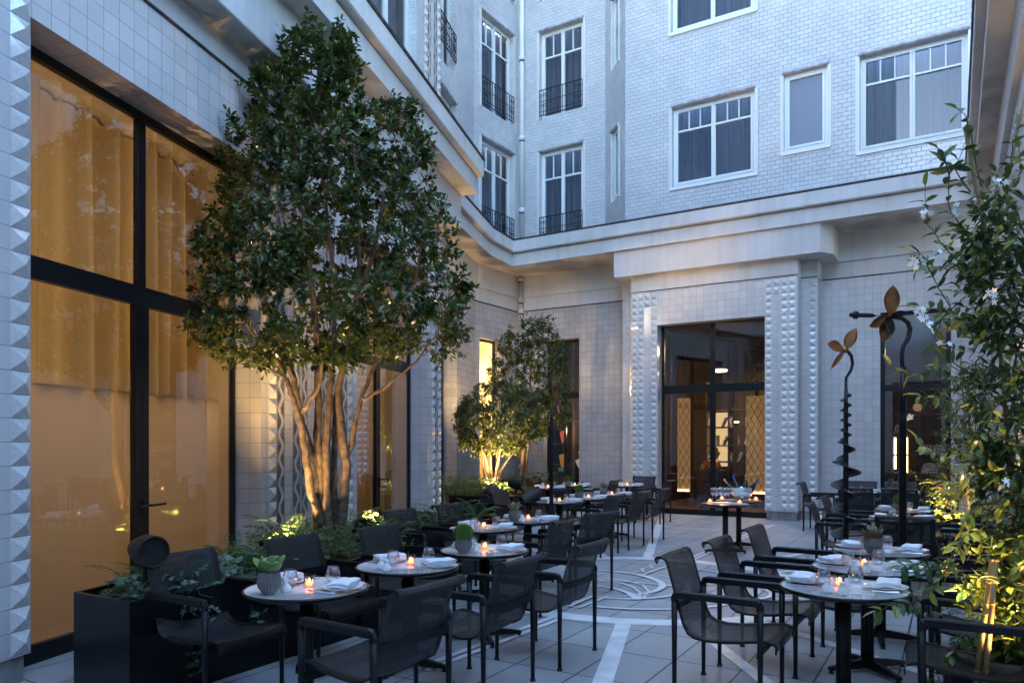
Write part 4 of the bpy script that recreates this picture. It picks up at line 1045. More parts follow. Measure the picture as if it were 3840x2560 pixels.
for T, x, y, r_, chs, pot, side in TBL:
    left_name, right_name = ('planter', 'court') if side == 1 else ('court', 'jasmine')
    o = place(TB, {'nearest left-row table': 'white round table with round-leaved succulent, nearest of the left row'}.get(T, 'round white table, the ' + T), (x, y, 0), R(rj.choice((0, 37))), 'round white-topped pedestal tables')
    sc_ = r_ / .355; o.scale = (sc_, sc_, 1)
    setting(T, x, y, 1, right_name, rj); setting(T, x, y, -1, left_name, rj)
    j = lambda v: v + rj.uniform(-.015, .015)
    place(GL, 'clear tumbler on the %s side of the %s' % (right_name, T), (x + j(.04), y + j(.185), TH), 0, 'clear stemless glasses')
    place(GL, 'clear tumbler on the %s side of the %s' % (left_name, T), (x + j(-.10), y + j(-.03), TH), 0, 'clear stemless glasses')
    place(CD, 'lit candle in ribbed smoky glass on the %s' % T, (x + j(-.02), y + j(.05), TH), 0, 'lit votive candles')
    sy = -.13 if pot else -.22
    place(SH, 'white salt shaker, %s one on the %s' % ('nearer', T), (x + j(.01), y + sy - .03, TH), 0, 'white salt and pepper shakers')
    place(SH, 'white pepper shaker, %s one on the %s' % ('farther', T), (x - .06, y + sy + .01, TH), 0, 'white salt and pepper shakers')
    if pot:
        lab = {'round': 'green round-leaved succulent in grooved grey pot on the %s', 'moss': 'clipped green moss ball in grooved grey pot on the %s', 'red': 'red-edged succulent in grooved grey pot on the %s'}[pot] % T
        place(PT[pot], lab, (x - .03, y - .25, TH), R(rj.uniform(0, 360)), 'grooved grey pot plants')
    off = .655 if r_ > .352 else .62
    C_ = 'black mesh armchair on the %s side of the %s'
    jy = -.13 if y < 7 or side == 1 else -.05
    for q in chs:
        ja = R(rj.uniform(-3, 3))
        if q == 'L': place(CH, C_ % (left_name, T), (x - off - (.0 if side == 1 else -.02), y + jy + rj.uniform(-.02, .02), 0), ja, 'black mesh armchairs set at the dining tables')
        if q == 'R': place(CH, C_ % (right_name, T), (x + off - (.01 if side == 1 else 0), y + jy + rj.uniform(-.02, .02), 0), R(180) + ja, 'black mesh armchairs set at the dining tables')
        if q == 'F': place(CH, C_ % ('near', T), (x + .08, y - .90, 0), R(90) + ja, 'black mesh armchairs set at the dining tables')
        if q == 'B': place(CH, C_ % ('far', T), (x - .05, y + .78, 0), R(-90) + ja, 'black mesh armchairs set at the dining tables')
# fifth left-row table: its court-side chair is turned towards the aisle
place(CH, 'black mesh armchair seen from behind between the fourth and fifth left-row tables', (-3.42, 7.0, 0), R(165), 'black mesh armchairs set at the dining tables')

# ---------------------------------------------------------------- drinks tables
for T, x, y in (('drinks table carrying the champagne flutes', -2.77, 10.50), ('drinks table carrying the ice bowl', -2.76, 11.22)):
    o = place(TB, 'white round ' + T, (x, y, 0), R(15), 'round white-topped pedestal tables'); o.scale = (.95, .95, 1)
for w, x, y in (('left edge of the flutes table', -3.02, 10.60), ('right edge of the flutes table', -2.60, 10.62), ('left of the ice bowl', -3.02, 11.25), ('right of the ice bowl', -2.54, 11.36)):
    o = place(CD, 'lit candle in squat glass at the ' + w, (x, y, TH), 0, 'lit votive candles'); o.scale = (1.35, 1.35, 1.0)
k = MB(); k.lathe([(0, .002), (.032, .002), (.030, .004), (.004, .010), (.0035, .10), (.012, .115), (.028, .145), (.034, .18), (.028, .225), (.0275, .225), (.033, .18), (.027, .147), (.01, .12), (0, .118)], 20)
FG = single('champagne_flute', k, M_wine, 'flute', 'glass')
for i, (a, b_) in enumerate(((-2.93, 10.42), (-2.86, 10.38), (-2.92, 10.52), (-2.83, 10.48), (-2.76, 10.42), (-2.73, 10.50), (-2.85, 10.58), (-2.78, 10.57))):
    place(FG, 'empty champagne flute in the cluster on the drinks table', (a, b_, TH), 0, 'champagne flutes')
bw = thing('ice_bowl', 'large silver ice bowl holding bottles on the rear drinks table', 'bowl', (-2.72, 11.24, TH))
k = MB(); k.lathe([(0, .03), (.08, .035), (.14, .075), (.175, .14), (.185, .19), (.19, .195), (.185, .20), (.178, .19), (.165, .14), (.13, .085), (0, .05)], 36); k.obj('bowl', M_steel, bw, smooth=True)
k = MB(); k.lathe([(.11, .0), (.12, .005), (.11, .012), (.08, .035), (.07, .03), (.10, 0)], 24)
for i in range(8):
    w = i * .785; k.tube([(.11 * math.cos(w), .11 * math.sin(w), 0), (.115 * math.cos(w + .3), .115 * math.sin(w + .3), .03), (.12 * math.cos(w), .12 * math.sin(w), .06)], .003, 5)
k.obj('scrolled_stand', M_steel, bw)
def bottle(lab, dx, dy, tx, ty, fm):
    t = thing('champagne_bottle', lab, 'bottle', (-2.72 + dx, 11.24 + dy, TH + .06), group='bottles leaning in the ice bowl')
    M_ = (Matrix.Rotation(R(ty), 3, 'X') @ Matrix.Rotation(R(tx), 3, 'Y'))
    k = MB(); k.lathe([(0, 0), (.042, 0), (.045, .02), (.045, .16), (.03, .21), (.017, .245), (.016, .26)], 18, M=M_); k.obj('body', M_bottle, t, smooth=True)
    k = MB(); k.lathe([(.017, .245), (.0175, .25), (.017, .30), (.019, .31), (.017, .325), (0, .327)], 14, M=M_); k.obj('foil_neck', fm, t, smooth=True)
    k = MB(); k.lathe([(.0455, .06), (.0455, .14)], 18, M=M_); k.obj('label', fm, t, smooth=True)
bottle('gold-foiled champagne bottle leaning left in the ice bowl', -.05, -.03, -38, 8, M_foil)
bottle('dark bottle with blue label leaning left, in the middle of the ice bowl', -.02, .02, -22, -6, M_foil2)
bottle('upright dark champagne bottle with gold foil in the ice bowl', .03, .05, 3, -4, M_foil)
bottle('champagne bottle leaning right over the rim of the ice bowl', .06, -.02, 36, 4, M_foil2)

# ---------------------------------------------------------------- metal flower sculptures
def blade(k, c, d_, up, L, W, twist=.5, cup=.25, n=10):
    d_ = Vector(d_).normalized(); sd = d_.cross(Vector(up)).normalized(); nn = sd.cross(d_).normalized(); vs = []; w_ = 6; th = .006
    for sgn in (1, -1):
        for i in range(n + 1):
            v = i / n; ww = W * .5 * (math.sin(math.pi * min(1, (v * .93 + .07))) ** .75) * (.75 + .35 * math.sin(v * 2.6)); tw = twist * (v - .3)
            a = sd * math.cos(tw) + nn * math.sin(tw); b_ = nn * math.cos(tw) - sd * math.sin(tw)
            for j in range(w_ + 1):
                u = j / w_ * 2 - 1; vs.append(Vector(c) + d_ * (L * v) + a * (ww * u) + b_ * (cup * ww * (u * u) - .0 + sgn * th * (1 - u * u * .8)) + nn * (L * .10 * v * v))
    m_ = (n + 1) * (w_ + 1); f = lambda i, j: i * (w_ + 1) + j
    fs = [(f(i, j), f(i + 1, j), f(i + 1, j + 1), f(i, j + 1)) for i in range(n) for j in range(w_)]
    k.mesh(vs, fs + [tuple(m_ + q for q in reversed(x)) for x in fs] + [(f(i, 0), f(i + 1, 0), m_ + f(i + 1, 0), m_ + f(i, 0)) for i in range(n)] + [(f(i, w_), m_ + f(i, w_), m_ + f(i + 1, w_), f(i + 1, w_)) for i in range(n)] + [(f(n, j), m_ + f(n, j), m_ + f(n, j + 1), f(n, j + 1)) for j in range(w_)])
rv = Vector((cB, sB, 0)); fv = Vector((-sB, cB, 0)); zv = Vector((0, 0, 1))
# auger flower
ab = Vector(G0(3172, 7.0))
D_ = 7.0
P_ = lambda x, y: at(x, y, D_) - Vector((ab.x, ab.y, 0))
SA = thing('auger_flower_sculpture', 'spiralling black auger stem topped by a copper propeller flower, between the right-row tables', 'sculpture', (ab.x, ab.y, 0))
k = MB(); k.lathe([(0, 0), (.27, 0), (.27, .03), (.25, .04), (.06, .05), (.05, .12)], 36); k.obj('base_plate', M_bronze, SA)
k = MB(); k.tube([(0, 0, .05), (0, 0, 1.3), (0, 0, 1.9), (0, 0, 2.15)], [.027, .025, .02, .013], 12); k.obj('shaft', M_bronze, SA, smooth=True)
k = MB(); vs = []; n_ = 0; zt_, turns = 2.04, 0
z = .12; ang = 0
while z < 2.03:
    pitch = .235 if z < 1.45 else (.17 if z < 1.6 else .094)
    R_ = .135 if z < 1.40 else (.085 if z < 1.58 else .052)
    t_ = 0
    vs += [(.022 * math.cos(ang), .022 * math.sin(ang), z + .01), (R_ * math.cos(ang), R_ * math.sin(ang), z - .012 * (R_ / .13)), (R_ * math.cos(ang), R_ * math.sin(ang), z - .012 * (R_ / .13) - .005), (.022 * math.cos(ang), .022 * math.sin(ang), z + .004)]
    n_ += 1; ang -= R(15); z += pitch * 15 / 360
fs = [(i * 4 + j, i * 4 + (j + 1) % 4, i * 4 + 4 + (j + 1) % 4, i * 4 + 4 + j) for i in range(n_ - 1) for j in range(4)]
k.mesh(vs, fs); k.obj('spiral_flight', M_bronze, SA, smooth=False)
k = MB(); k.tube([P_(3172, 1436), P_(3173, 1415), P_(3190, 1390), P_(3197, 1365), P_(3193, 1335), P_(3176, 1313)], [.013, .013, .014, .015, .016, .016], 8); k.obj('curved_neck', M_bronze, SA, smooth=True)
hb = P_(3168, 1312)
for nm, (x, y), L, W, up in (('a', (3094, 1294), .19, .115, fv * -1 + zv * .6), ('b', (3206, 1233), .23, .10, fv * -1 + rv * -.4), ('c', (3108, 1384), .21, .05, fv * -1)):
    k = MB(); d_ = P_(x, y) - hb; blade(k, hb, d_ + fv * -.02, up, d_.length * 1.02, W, .5, .3); k.obj('propeller_blade', M_cop, SA, smooth=True)
k = MB(); k.lathe([(0, -.03), (.03, -.02), (.035, 0), (.03, .03), (0, .04)], 14, hb); k.obj('hub', M_cop, SA, smooth=True)
# tall propeller flower
tb = Vector(G0(3385, 7.0)); D_ = 7.0
P2 = lambda x, y, dd=0: at(x, y, D_ + dd) - Vector((tb.x, tb.y, 0))
SB = thing('propeller_flower_sculpture', 'tall black ribbed pole bending to a large bronze propeller bloom, beside the jasmine', 'sculpture', (tb.x, tb.y, 0))
k = MB(); k.lathe([(0, 0), (.27, 0), (.27, .05), (.25, .06), (0, .06)], 40); k.lathe([(.085, .06), (.085, .16), (.07, .17), (.07, .26), (.05, .27), (0, .27)], 24); k.obj('base_plate', M_bronze, SB)
k = MB(); k.tube([(0, 0, .06), (0, 0, 1.85)], .034, 14)
for i in range(110): k.lathe([(.034, 0), (.041, .004), (.034, .008)], 14, (0, 0, .3 + i * .0135))
k.obj('ribbed_pole', M_bronze, SB)
k = MB(); k.tube([P2(3385, 1560), P2(3386, 1470), P2(3387, 1375)], [.033, .031, .029], 12); k.obj('upper_pole', M_bronze, SB, smooth=True)
k = MB(); k.tube([P2(3384, 1375), P2(3382, 1330), P2(3386, 1300), P2(3405, 1270), P2(3413, 1235), P2(3405, 1210), P2(3385, 1195), P2(3362, 1190)], [.02, .019, .02, .021, .022, .022, .021, .018], 10); k.obj('curved_neck', M_bronze, SB, smooth=True)
hb = P2(3338, 1190)
for (x, y), W, up, dd in (((3343, 1070), .135, fv * -1, 0), ((3294, 1266), .15, fv * -1 + rv * .3, -.12), ((3325, 1278), .13, fv * -1 + rv * -.3, .08), ((3278, 1218), .10, fv * -1, .1), ((3374, 1180), .07, fv * -1, -.15)):
    k = MB(); d_ = P2(x, y) - hb + fv * dd; blade(k, hb, d_, up, d_.length, W, .7, .25); k.obj('propeller_blade', M_cop if y < 1150 else (M_bronze if y < 1270 and x > 3290 else M_cop), SB, smooth=True)
k = MB(); q0, q1 = P2(3300, 1184, .02), P2(3186, 1182, .05)
k.tube([P2(3322, 1184), q0, P2(3280, 1184, .02)], .005, 6)
k.tube([P2(3280, 1184, .02), P2(3270, 1183, .02), P2(3240, 1182, .03), P2(3213, 1181, .04), P2(3186, 1180, .05)], [.012, .02, .021, .022, .021], 12)
for i in range(10):
    w = i * .628; c_ = P2(3207, 1181, .04); a_ = (zv * math.cos(w) + fv * math.sin(w)) * .033
    k.tube([c_ + a_ - rv * .015, c_ + (zv * math.cos(w + .4) + fv * math.sin(w + .4)) * .033 + rv * .02], .006, 5)
k.obj('pistil', M_bronze, SB)
# slim one among the left tables
cb = at(2068, 1667, 10.0); D_ = 10.0
P3 = lambda x, y, dd=0: at(x, y, 10.0 + dd) - Vector((cb.x, cb.y, 0))
SC = thing('leaf_pole_sculpture', 'slim black pole with one upright copper blade, in front of the small trees', 'sculpture', (cb.x, cb.y, 0))
k = MB(); k.lathe([(0, 0), (.2, 0), (.2, .03), (0, .035)], 30); k.obj('base_plate', M_bronze, SC)
k = MB(); k.tube([(0, 0, .03), P3(2068, 1700), P3(2068, 1560), P3(2072, 1530)], [.03, .028, .022, .014], 10); k.obj('pole', M_bronze, SC, smooth=True)
for (x, y), (x2, y2), W in (((2088, 1520), (2089, 1452), .05), ((2092, 1515), (2096, 1550), .045), ((2076, 1525), (2090, 1500), .03)):
    k = MB(); a, b_ = P3(x, y), P3(x2, y2); blade(k, a, b_ - a, fv * -1, (b_ - a).length, W, .5, .3); k.obj('copper_blade', M_cop, SC, smooth=True)
# ================================================================ planters
def planter(label, poly, h, loc, sub=None):
    t = thing('black_planter', label, 'planter', loc)
    k = MB(); n_ = len(poly); q = [(x - loc[0], y - loc[1]) for x, y in poly]
    cx, cy = sum(x for x, y in q) / n_, sum(y for x, y in q) / n_
    def inset(d_):
        out = []
        for i in range(n_):
            a, b_, c = Vector(q[i - 1]), Vector(q[i]), Vector(q[(i + 1) % n_])
            e1, e2 = (b_ - a).normalized(), (c - b_).normalized(); n1, n2 = Vector((-e1.y, e1.x)), Vector((-e2.y, e2.x))
            mt = (n1 + n2).normalized(); out.append(b_ + mt * (d_ / max(.3, mt.dot(n1))))
        return out
    ins = inset(.025)
    k.mesh([(x, y, 0) for x, y in q] + [(x, y, h) for x, y in q] + [(p.x, p.y, h) for p in ins] + [(p.x, p.y, h - .10) for p in ins],
           [(i, (i + 1) % n_, n_ + (i + 1) % n_, n_ + i) for i in range(n_)] + [(n_ + i, n_ + (i + 1) % n_, 2 * n_ + (i + 1) % n_, 2 * n_ + i) for i in range(n_)] + [(2 * n_ + i, 2 * n_ + (i + 1) % n_, 3 * n_ + (i + 1) % n_, 3 * n_ + i) for i in range(n_)])
    k.obj('box', M_box, t)
    k = MB(); k.mesh([(p.x, p.y, h - .05) for p in ins], [tuple(range(n_))]); k.obj('soil', M_soil, t)
    return t
def nline(n_, Y): return ((n_ - nl[1] * Y) / nl[0], Y)
pA = [(-4.12, 2.52), (-4.12, 5.28), (-4.92, 5.32), (-4.92, 8.05), nline(-3.75, 8.05), nline(-3.75, 2.52)]
PLA = planter('long black planter box along the amber door, planted with ivy, ferns and the big camellia', pA, .62, (-4.6, 4.5, 0))
An = Vector(nline(-4.15, 10.55)); 
pB = [(An.x, An.y), (An.x + nl[0] * 1.15, An.y + nl[1] * 1.15), (-6.75, 11.9), (-7.75, 12.0), (-7.75, 16.3), (-9.6, 16.3), (-9.6, 14.9), nline(-4.98, 12.4)]
PLB = planter('black box planter in the far corner holding the two small trees', pB, .64, (-8.5, 13, 0))

# ================================================================ foliage
def rvec(rd): 
    z = rd.uniform(-1, 1); w = rd.uniform(0, 6.283); s_ = math.sqrt(1 - z * z); return Vector((s_ * math.cos(w), s_ * math.sin(w), z))
def inpoly(x, y, P):
    c = False; j = len(P) - 1
    for i in range(len(P)):
        if (P[i][1] > y) != (P[j][1] > y) and x < (P[j][0] - P[i][0]) * (y - P[i][1]) / (P[j][1] - P[i][1]) + P[i][0]: c = not c
        j = i
    return c
def span(P, y):
    xs = []
    for i in range(len(P)):
        a, b_ = P[i - 1], P[i]
        if (a[1] > y) != (b_[1] > y): xs.append(a[0] + (b_[0] - a[0]) * (y - a[1]) / (b_[1] - a[1]))
    return (min(xs), max(xs)) if xs else None
def edge_dist(x, y, P):
    m_ = 1e9
    for i in range(len(P)):
        a, b_ = Vector(P[i - 1]), Vector(P[i]); p = Vector((x, y)); t = max(0, min(1, (p - a).dot(b_ - a) / max(1e-9, (b_ - a).length_squared))); m_ = min(m_, (a + (b_ - a) * t - p).length)
    return m_
def tree(label, base, depth, poly, stems, nclus, lpc, L, W, rd, thick=.9, mleaf=None, group=None, shell=.55, name='tree', clus=.16, upb=.35, srad=1., hollow=.35, inset=0):
    """stems: polylines [(x, y, ddepth)], crown: clusters inside the silhouette with real depth"""
    t = thing(name, label, 'tree', base, group=group); bv = Vector(base)
    pt = lambda x, y, dd: at(x, y, depth + dd) - bv
    k = MB(); nodes = []
    for s_, r0, r1 in stems:
        P = [pt(*q) for q in s_]
        # densify with slight wobble
        Q = []
        for i in range(len(P) - 1):
            for j in range(4): Q.append(P[i].lerp(P[i + 1], j / 4) + rvec(rd) * .008 * srad)
        Q.append(P[-1])
        rr = [r0 + (r1 - r0) * (i / (len(Q) - 1)) ** .8 for i in range(len(Q))]
        k.tube(Q, rr, 8); nodes += [(q, r_) for q, r_ in zip(Q[len(Q) // 3:], rr[len(Q) // 3:])]
    if inset:
        gx = sum(p[0] for p in poly) / len(poly); gy = sum(p[1] for p in poly) / len(poly)
        poly = [(x + (gx - x) / math.hypot(gx - x, gy - y) * inset, y + (gy - y) / math.hypot(gx - x, gy - y) * inset * .7) for x, y in poly]
    ys = [p[1] for p in poly]; xs = [p[0] for p in poly]
    cl = []; tries = 0
    while len(cl) < nclus and tries < 200000:
        tries += 1
        x, y = rd.uniform(min(xs), max(xs)), rd.uniform(min(ys), max(ys))
        if not inpoly(x, y, poly): continue
        e_ = edge_dist(x, y, poly); hw = 0; sp = span(poly, y)
        half = (sp[1] - sp[0]) / 2
        mxe = min(half, 260 * 7 / depth if depth > 5 else 300)
        dz = math.sqrt(max(0, 1 - (1 - min(1, e_ / max(1, mxe))) ** 2)) * half * depth / F_ * thick
        u = rd.uniform(-1, 1); u = math.copysign(abs(u) ** shell, u)
        if abs(u) < hollow and e_ > mxe * .35 and rd.random() < .8: continue
        cl.append((pt(x, y, u * dz), e_))
    # clusters sorted from near a stem outward, each linked to the nearest wood
    top = nodes[:] ; F2 = MB()
    cl.sort(key=lambda c: min((c[0] - n_[0]).length for n_ in nodes))
    cents = Vector((0, 0, 0))
    for c, _ in cl: cents += c
    cents /= len(cl)
    for c, e_ in cl:
        bst = min(top, key=lambda n_: (n_[0] - c).length + max(0, (n_[0].z - c.z)) * .8)
        p0, r0 = bst; ln = (c - p0).length
        mid = p0.lerp(c, .5) + Vector((0, 0, -.06 * ln)) + rvec(rd) * .05 * ln
        r1 = min(r0 * .7, .012 * srad + .004 * ln)
        k.tube([p0, p0.lerp(mid, .6) + rvec(rd) * .01, mid, mid.lerp(c, .55) + rvec(rd) * .015, c], [r1, r1 * .9, r1 * .75, r1 * .6, .0025], 5, cap=False)
        top.append((mid, r1 * .75)); top.append((c, .004)); top.append((mid.lerp(c, .5), r1 * .6))
        out = (c - cents); out.z = out.z * .6 + upb * out.length; out.normalize()
        br = rd.random() * .25
        for sub in range(3):
            d0 = (out * 1.1 + rvec(rd) * .8).normalized(); tip = c + d0 * clus * rd.uniform(.6, 1.25)
            k.tube([c, c.lerp(tip, .5) + rvec(rd) * .008, tip], [.003, .0025, .0015], 4, cap=False)
            for i in range(lpc // 3):
                v = rd.uniform(.15, 1); p = c.lerp(tip, v) + rvec(rd) * .012; w = i * 2.4 + rd.random()
                o_ = d0.orthogonal().normalized(); o_ = Matrix.Rotation(w, 3, d0) @ o_
                d_ = (o_ * .9 + d0 * rd.uniform(.2, .8) + Vector((0, 0, rd.uniform(-.35, .25)))).normalized()
                up = (Vector((0, 0, 1)) + out * .6 + rvec(rd) * .55).normalized()
                s_ = rd.uniform(.5, 1.25)
                F2.leaf(p, d_, up, L * s_, W * s_, min(1, max(0, rd.random() * .75 + br)), .12, rd.uniform(-.02, .22))
            F2.leaf(tip, d0, (out + rvec(rd) * .5).normalized(), L * .8, W * .7, rd.uniform(.4, 1))
    k.obj('trunk', M_bark, t, smooth=True)
    F2.obj('crown', mleaf or M_leaf, t)
    return t
rd = random.Random(11)
poly1 = [(1165, 60), (1215, 90), (1300, 150), (1335, 230), (1320, 330), (1400, 390), (1460, 380), (1540, 400), (1600, 540), (1640, 680), (1690, 780), (1700, 880), (1700, 960), (1760, 1110), (1730, 1180), (1725, 1290), (1690, 1350), (1600, 1330), (1520, 1370), (1400, 1330), (1300, 1360), (1180, 1370), (1060, 1390), (960, 1385), (850, 1350), (760, 1300), (720, 1250), (740, 1180), (735, 1080), (725, 960), (745, 850), (800, 800), (860, 690), (835, 590), (850, 440), (940, 430), (935, 310), (1050, 250), (1075, 160), (1130, 110)]
bd = 7.0; bp = at(1240, 1667, bd); BZ = .55
st = [
 ([(1205, 2075, 0), (1190, 1900, .02), (1180, 1760, .03), (1165, 1690, 0), (1125, 1560, -.05), (1100, 1420, -.12), (1070, 1330, -.2), (1000, 1150, -.3), (950, 950, -.4)], .056, .018),
 ([(1225, 2075, .02), (1215, 1900, 0), (1195, 1700, 0), (1190, 1600, .05), (1195, 1480, .1), (1190, 1330, .12), (1180, 1150, .12), (1150, 900, .1), (1120, 620, .05)], .056, .018),
 ([(1235, 2075, -.06), (1225, 1920, -.08), (1222, 1800, -.06), (1225, 1620, -.05), (1240, 1450, 0), (1250, 1330, .05), (1260, 1100, .1), (1230, 850, .12), (1200, 500, .05), (1190, 220, 0)], .048, .012),
 ([(1250, 2075, .05), (1253, 1880, .06), (1255, 1700, .08), (1258, 1500, .15), (1300, 1300, .25), (1340, 1080, .3), (1350, 820, .25), (1320, 520, .15)], .042, .012),
 ([(1275, 2075, -.02), (1285, 1880, -.02), (1300, 1740, 0), (1275, 1560, 0), (1270, 1470, 0), (1290, 1350, -.05), (1330, 1180, -.12), (1400, 950, -.2), (1440, 720, -.25)], .056, .016),
 ([(1285, 1720, .0), (1318, 1680, .05), (1335, 1580, .05), (1352, 1500, .05), (1400, 1380, .12), (1470, 1230, .2), (1560, 1050, .25), (1590, 850, .25)], .036, .010),
 ([(1215, 1990, -.04), (1170, 1850, -.12), (1150, 1740, -.2), (1138, 1640, -.22), (1120, 1560, -.25), (1090, 1470, -.3), (1072, 1420, -.32), (1040, 1350, -.35), (950, 1250, -.45), (880, 1150, -.5)], .045, .012),
 ([(1355, 1500, .05), (1440, 1455, .05), (1490, 1410, .02), (1560, 1360, 0), (1640, 1250, -.05), (1680, 1150, -.05)], .02, .006),
 ([(1120, 1560, -.2), (1150, 1520, -.3), (1200, 1440, -.35), (1210, 1360, -.4), (1180, 1200, -.5), (1150, 1000, -.55)], .03, .01),
 ([(1072, 1420, -.32), (1040, 1395, -.35), (980, 1370, -.4), (900, 1345, -.45), (800, 1280, -.5)], .015, .005),
]
tree('tall multi-stemmed camellia with big dark glossy crown in the long planter', (bp.x, bp.y, BZ), bd, poly1, st, 950, 24, .072, .043, rd, thick=.85, clus=.155, inset=32)
rd = random.Random(4)
poly2 = [(1712, 1590), (1740, 1510), (1800, 1458), (1880, 1440), (1960, 1455), (2008, 1495), (2015, 1570), (1995, 1640), (1930, 1690), (1850, 1695), (1780, 1700), (1725, 1650)]
d2 = 14.2; b2 = at(1848, 1667, d2)
st2 = [([(1846, 1822, 0), (1830, 1770, 0), (1822, 1720, -.05), (1800, 1660, -.1), (1770, 1590, -.1)], .035, .012), ([(1850, 1822, 0), (1842, 1760, 0), (1838, 1690, .05), (1835, 1600, .1), (1830, 1520, .1)], .035, .01), ([(1852, 1822, 0), (1862, 1760, -.05), (1875, 1690, -.1), (1890, 1600, -.1), (1900, 1520, -.1)], .035, .01), ([(1856, 1822, 0), (1885, 1750, .05), (1920, 1700, .05), (1950, 1630, .1), (1970, 1560, .1)], .03, .01), ([(1846, 1822, 0), (1815, 1780, .05), (1812, 1710, .1), (1790, 1650, .15), (1760, 1560, .2)], .025, .01), ([(1850, 1822, 0), (1868, 1740, .1), (1862, 1680, .2), (1870, 1580, .25)], .028, .01)]
tree('low rounded multi-stemmed shrub-tree lit from below in the corner planter', (b2.x, b2.y, .59), d2, poly2, st2, 520, 21, .066, .033, rd, thick=.85, inset=3, mleaf=M_leaf2, clus=.13)
rd = random.Random(6)
poly3 = [(1965, 1205), (2060, 1200), (2085, 1260), (2120, 1330), (2132, 1420), (2125, 1500), (2132, 1570), (2090, 1600), (2010, 1640), (1985, 1560), (1900, 1480), (1850, 1450), (1828, 1400), (1885, 1255), (1930, 1240)]
d3 = 15.6; b3 = at(1957, 1667, d3)
st3 = [([(1950, 1820, 0), (1957, 1760, 0), (1965, 1690, 0), (1970, 1620, 0), (1985, 1520, 0), (1990, 1400, 0), (2000, 1290, 0)], .055, .012), ([(1962, 1820, .05), (1972, 1740, .05), (1980, 1660, .05), (2010, 1560, .1), (2050, 1480, .1), (2070, 1380, .1)], .045, .012), ([(1975, 1600, 0), (1940, 1500, -.05), (1910, 1420, -.1), (1900, 1340, -.1)], .02, .008)]
tree('taller slender evergreen tree behind the rounded one in the corner planter', (b3.x, b3.y, .59), d3, poly3, st3, 360, 21, .075, .040, rd, thick=.8, inset=14, mleaf=M_leaf, clus=.16)

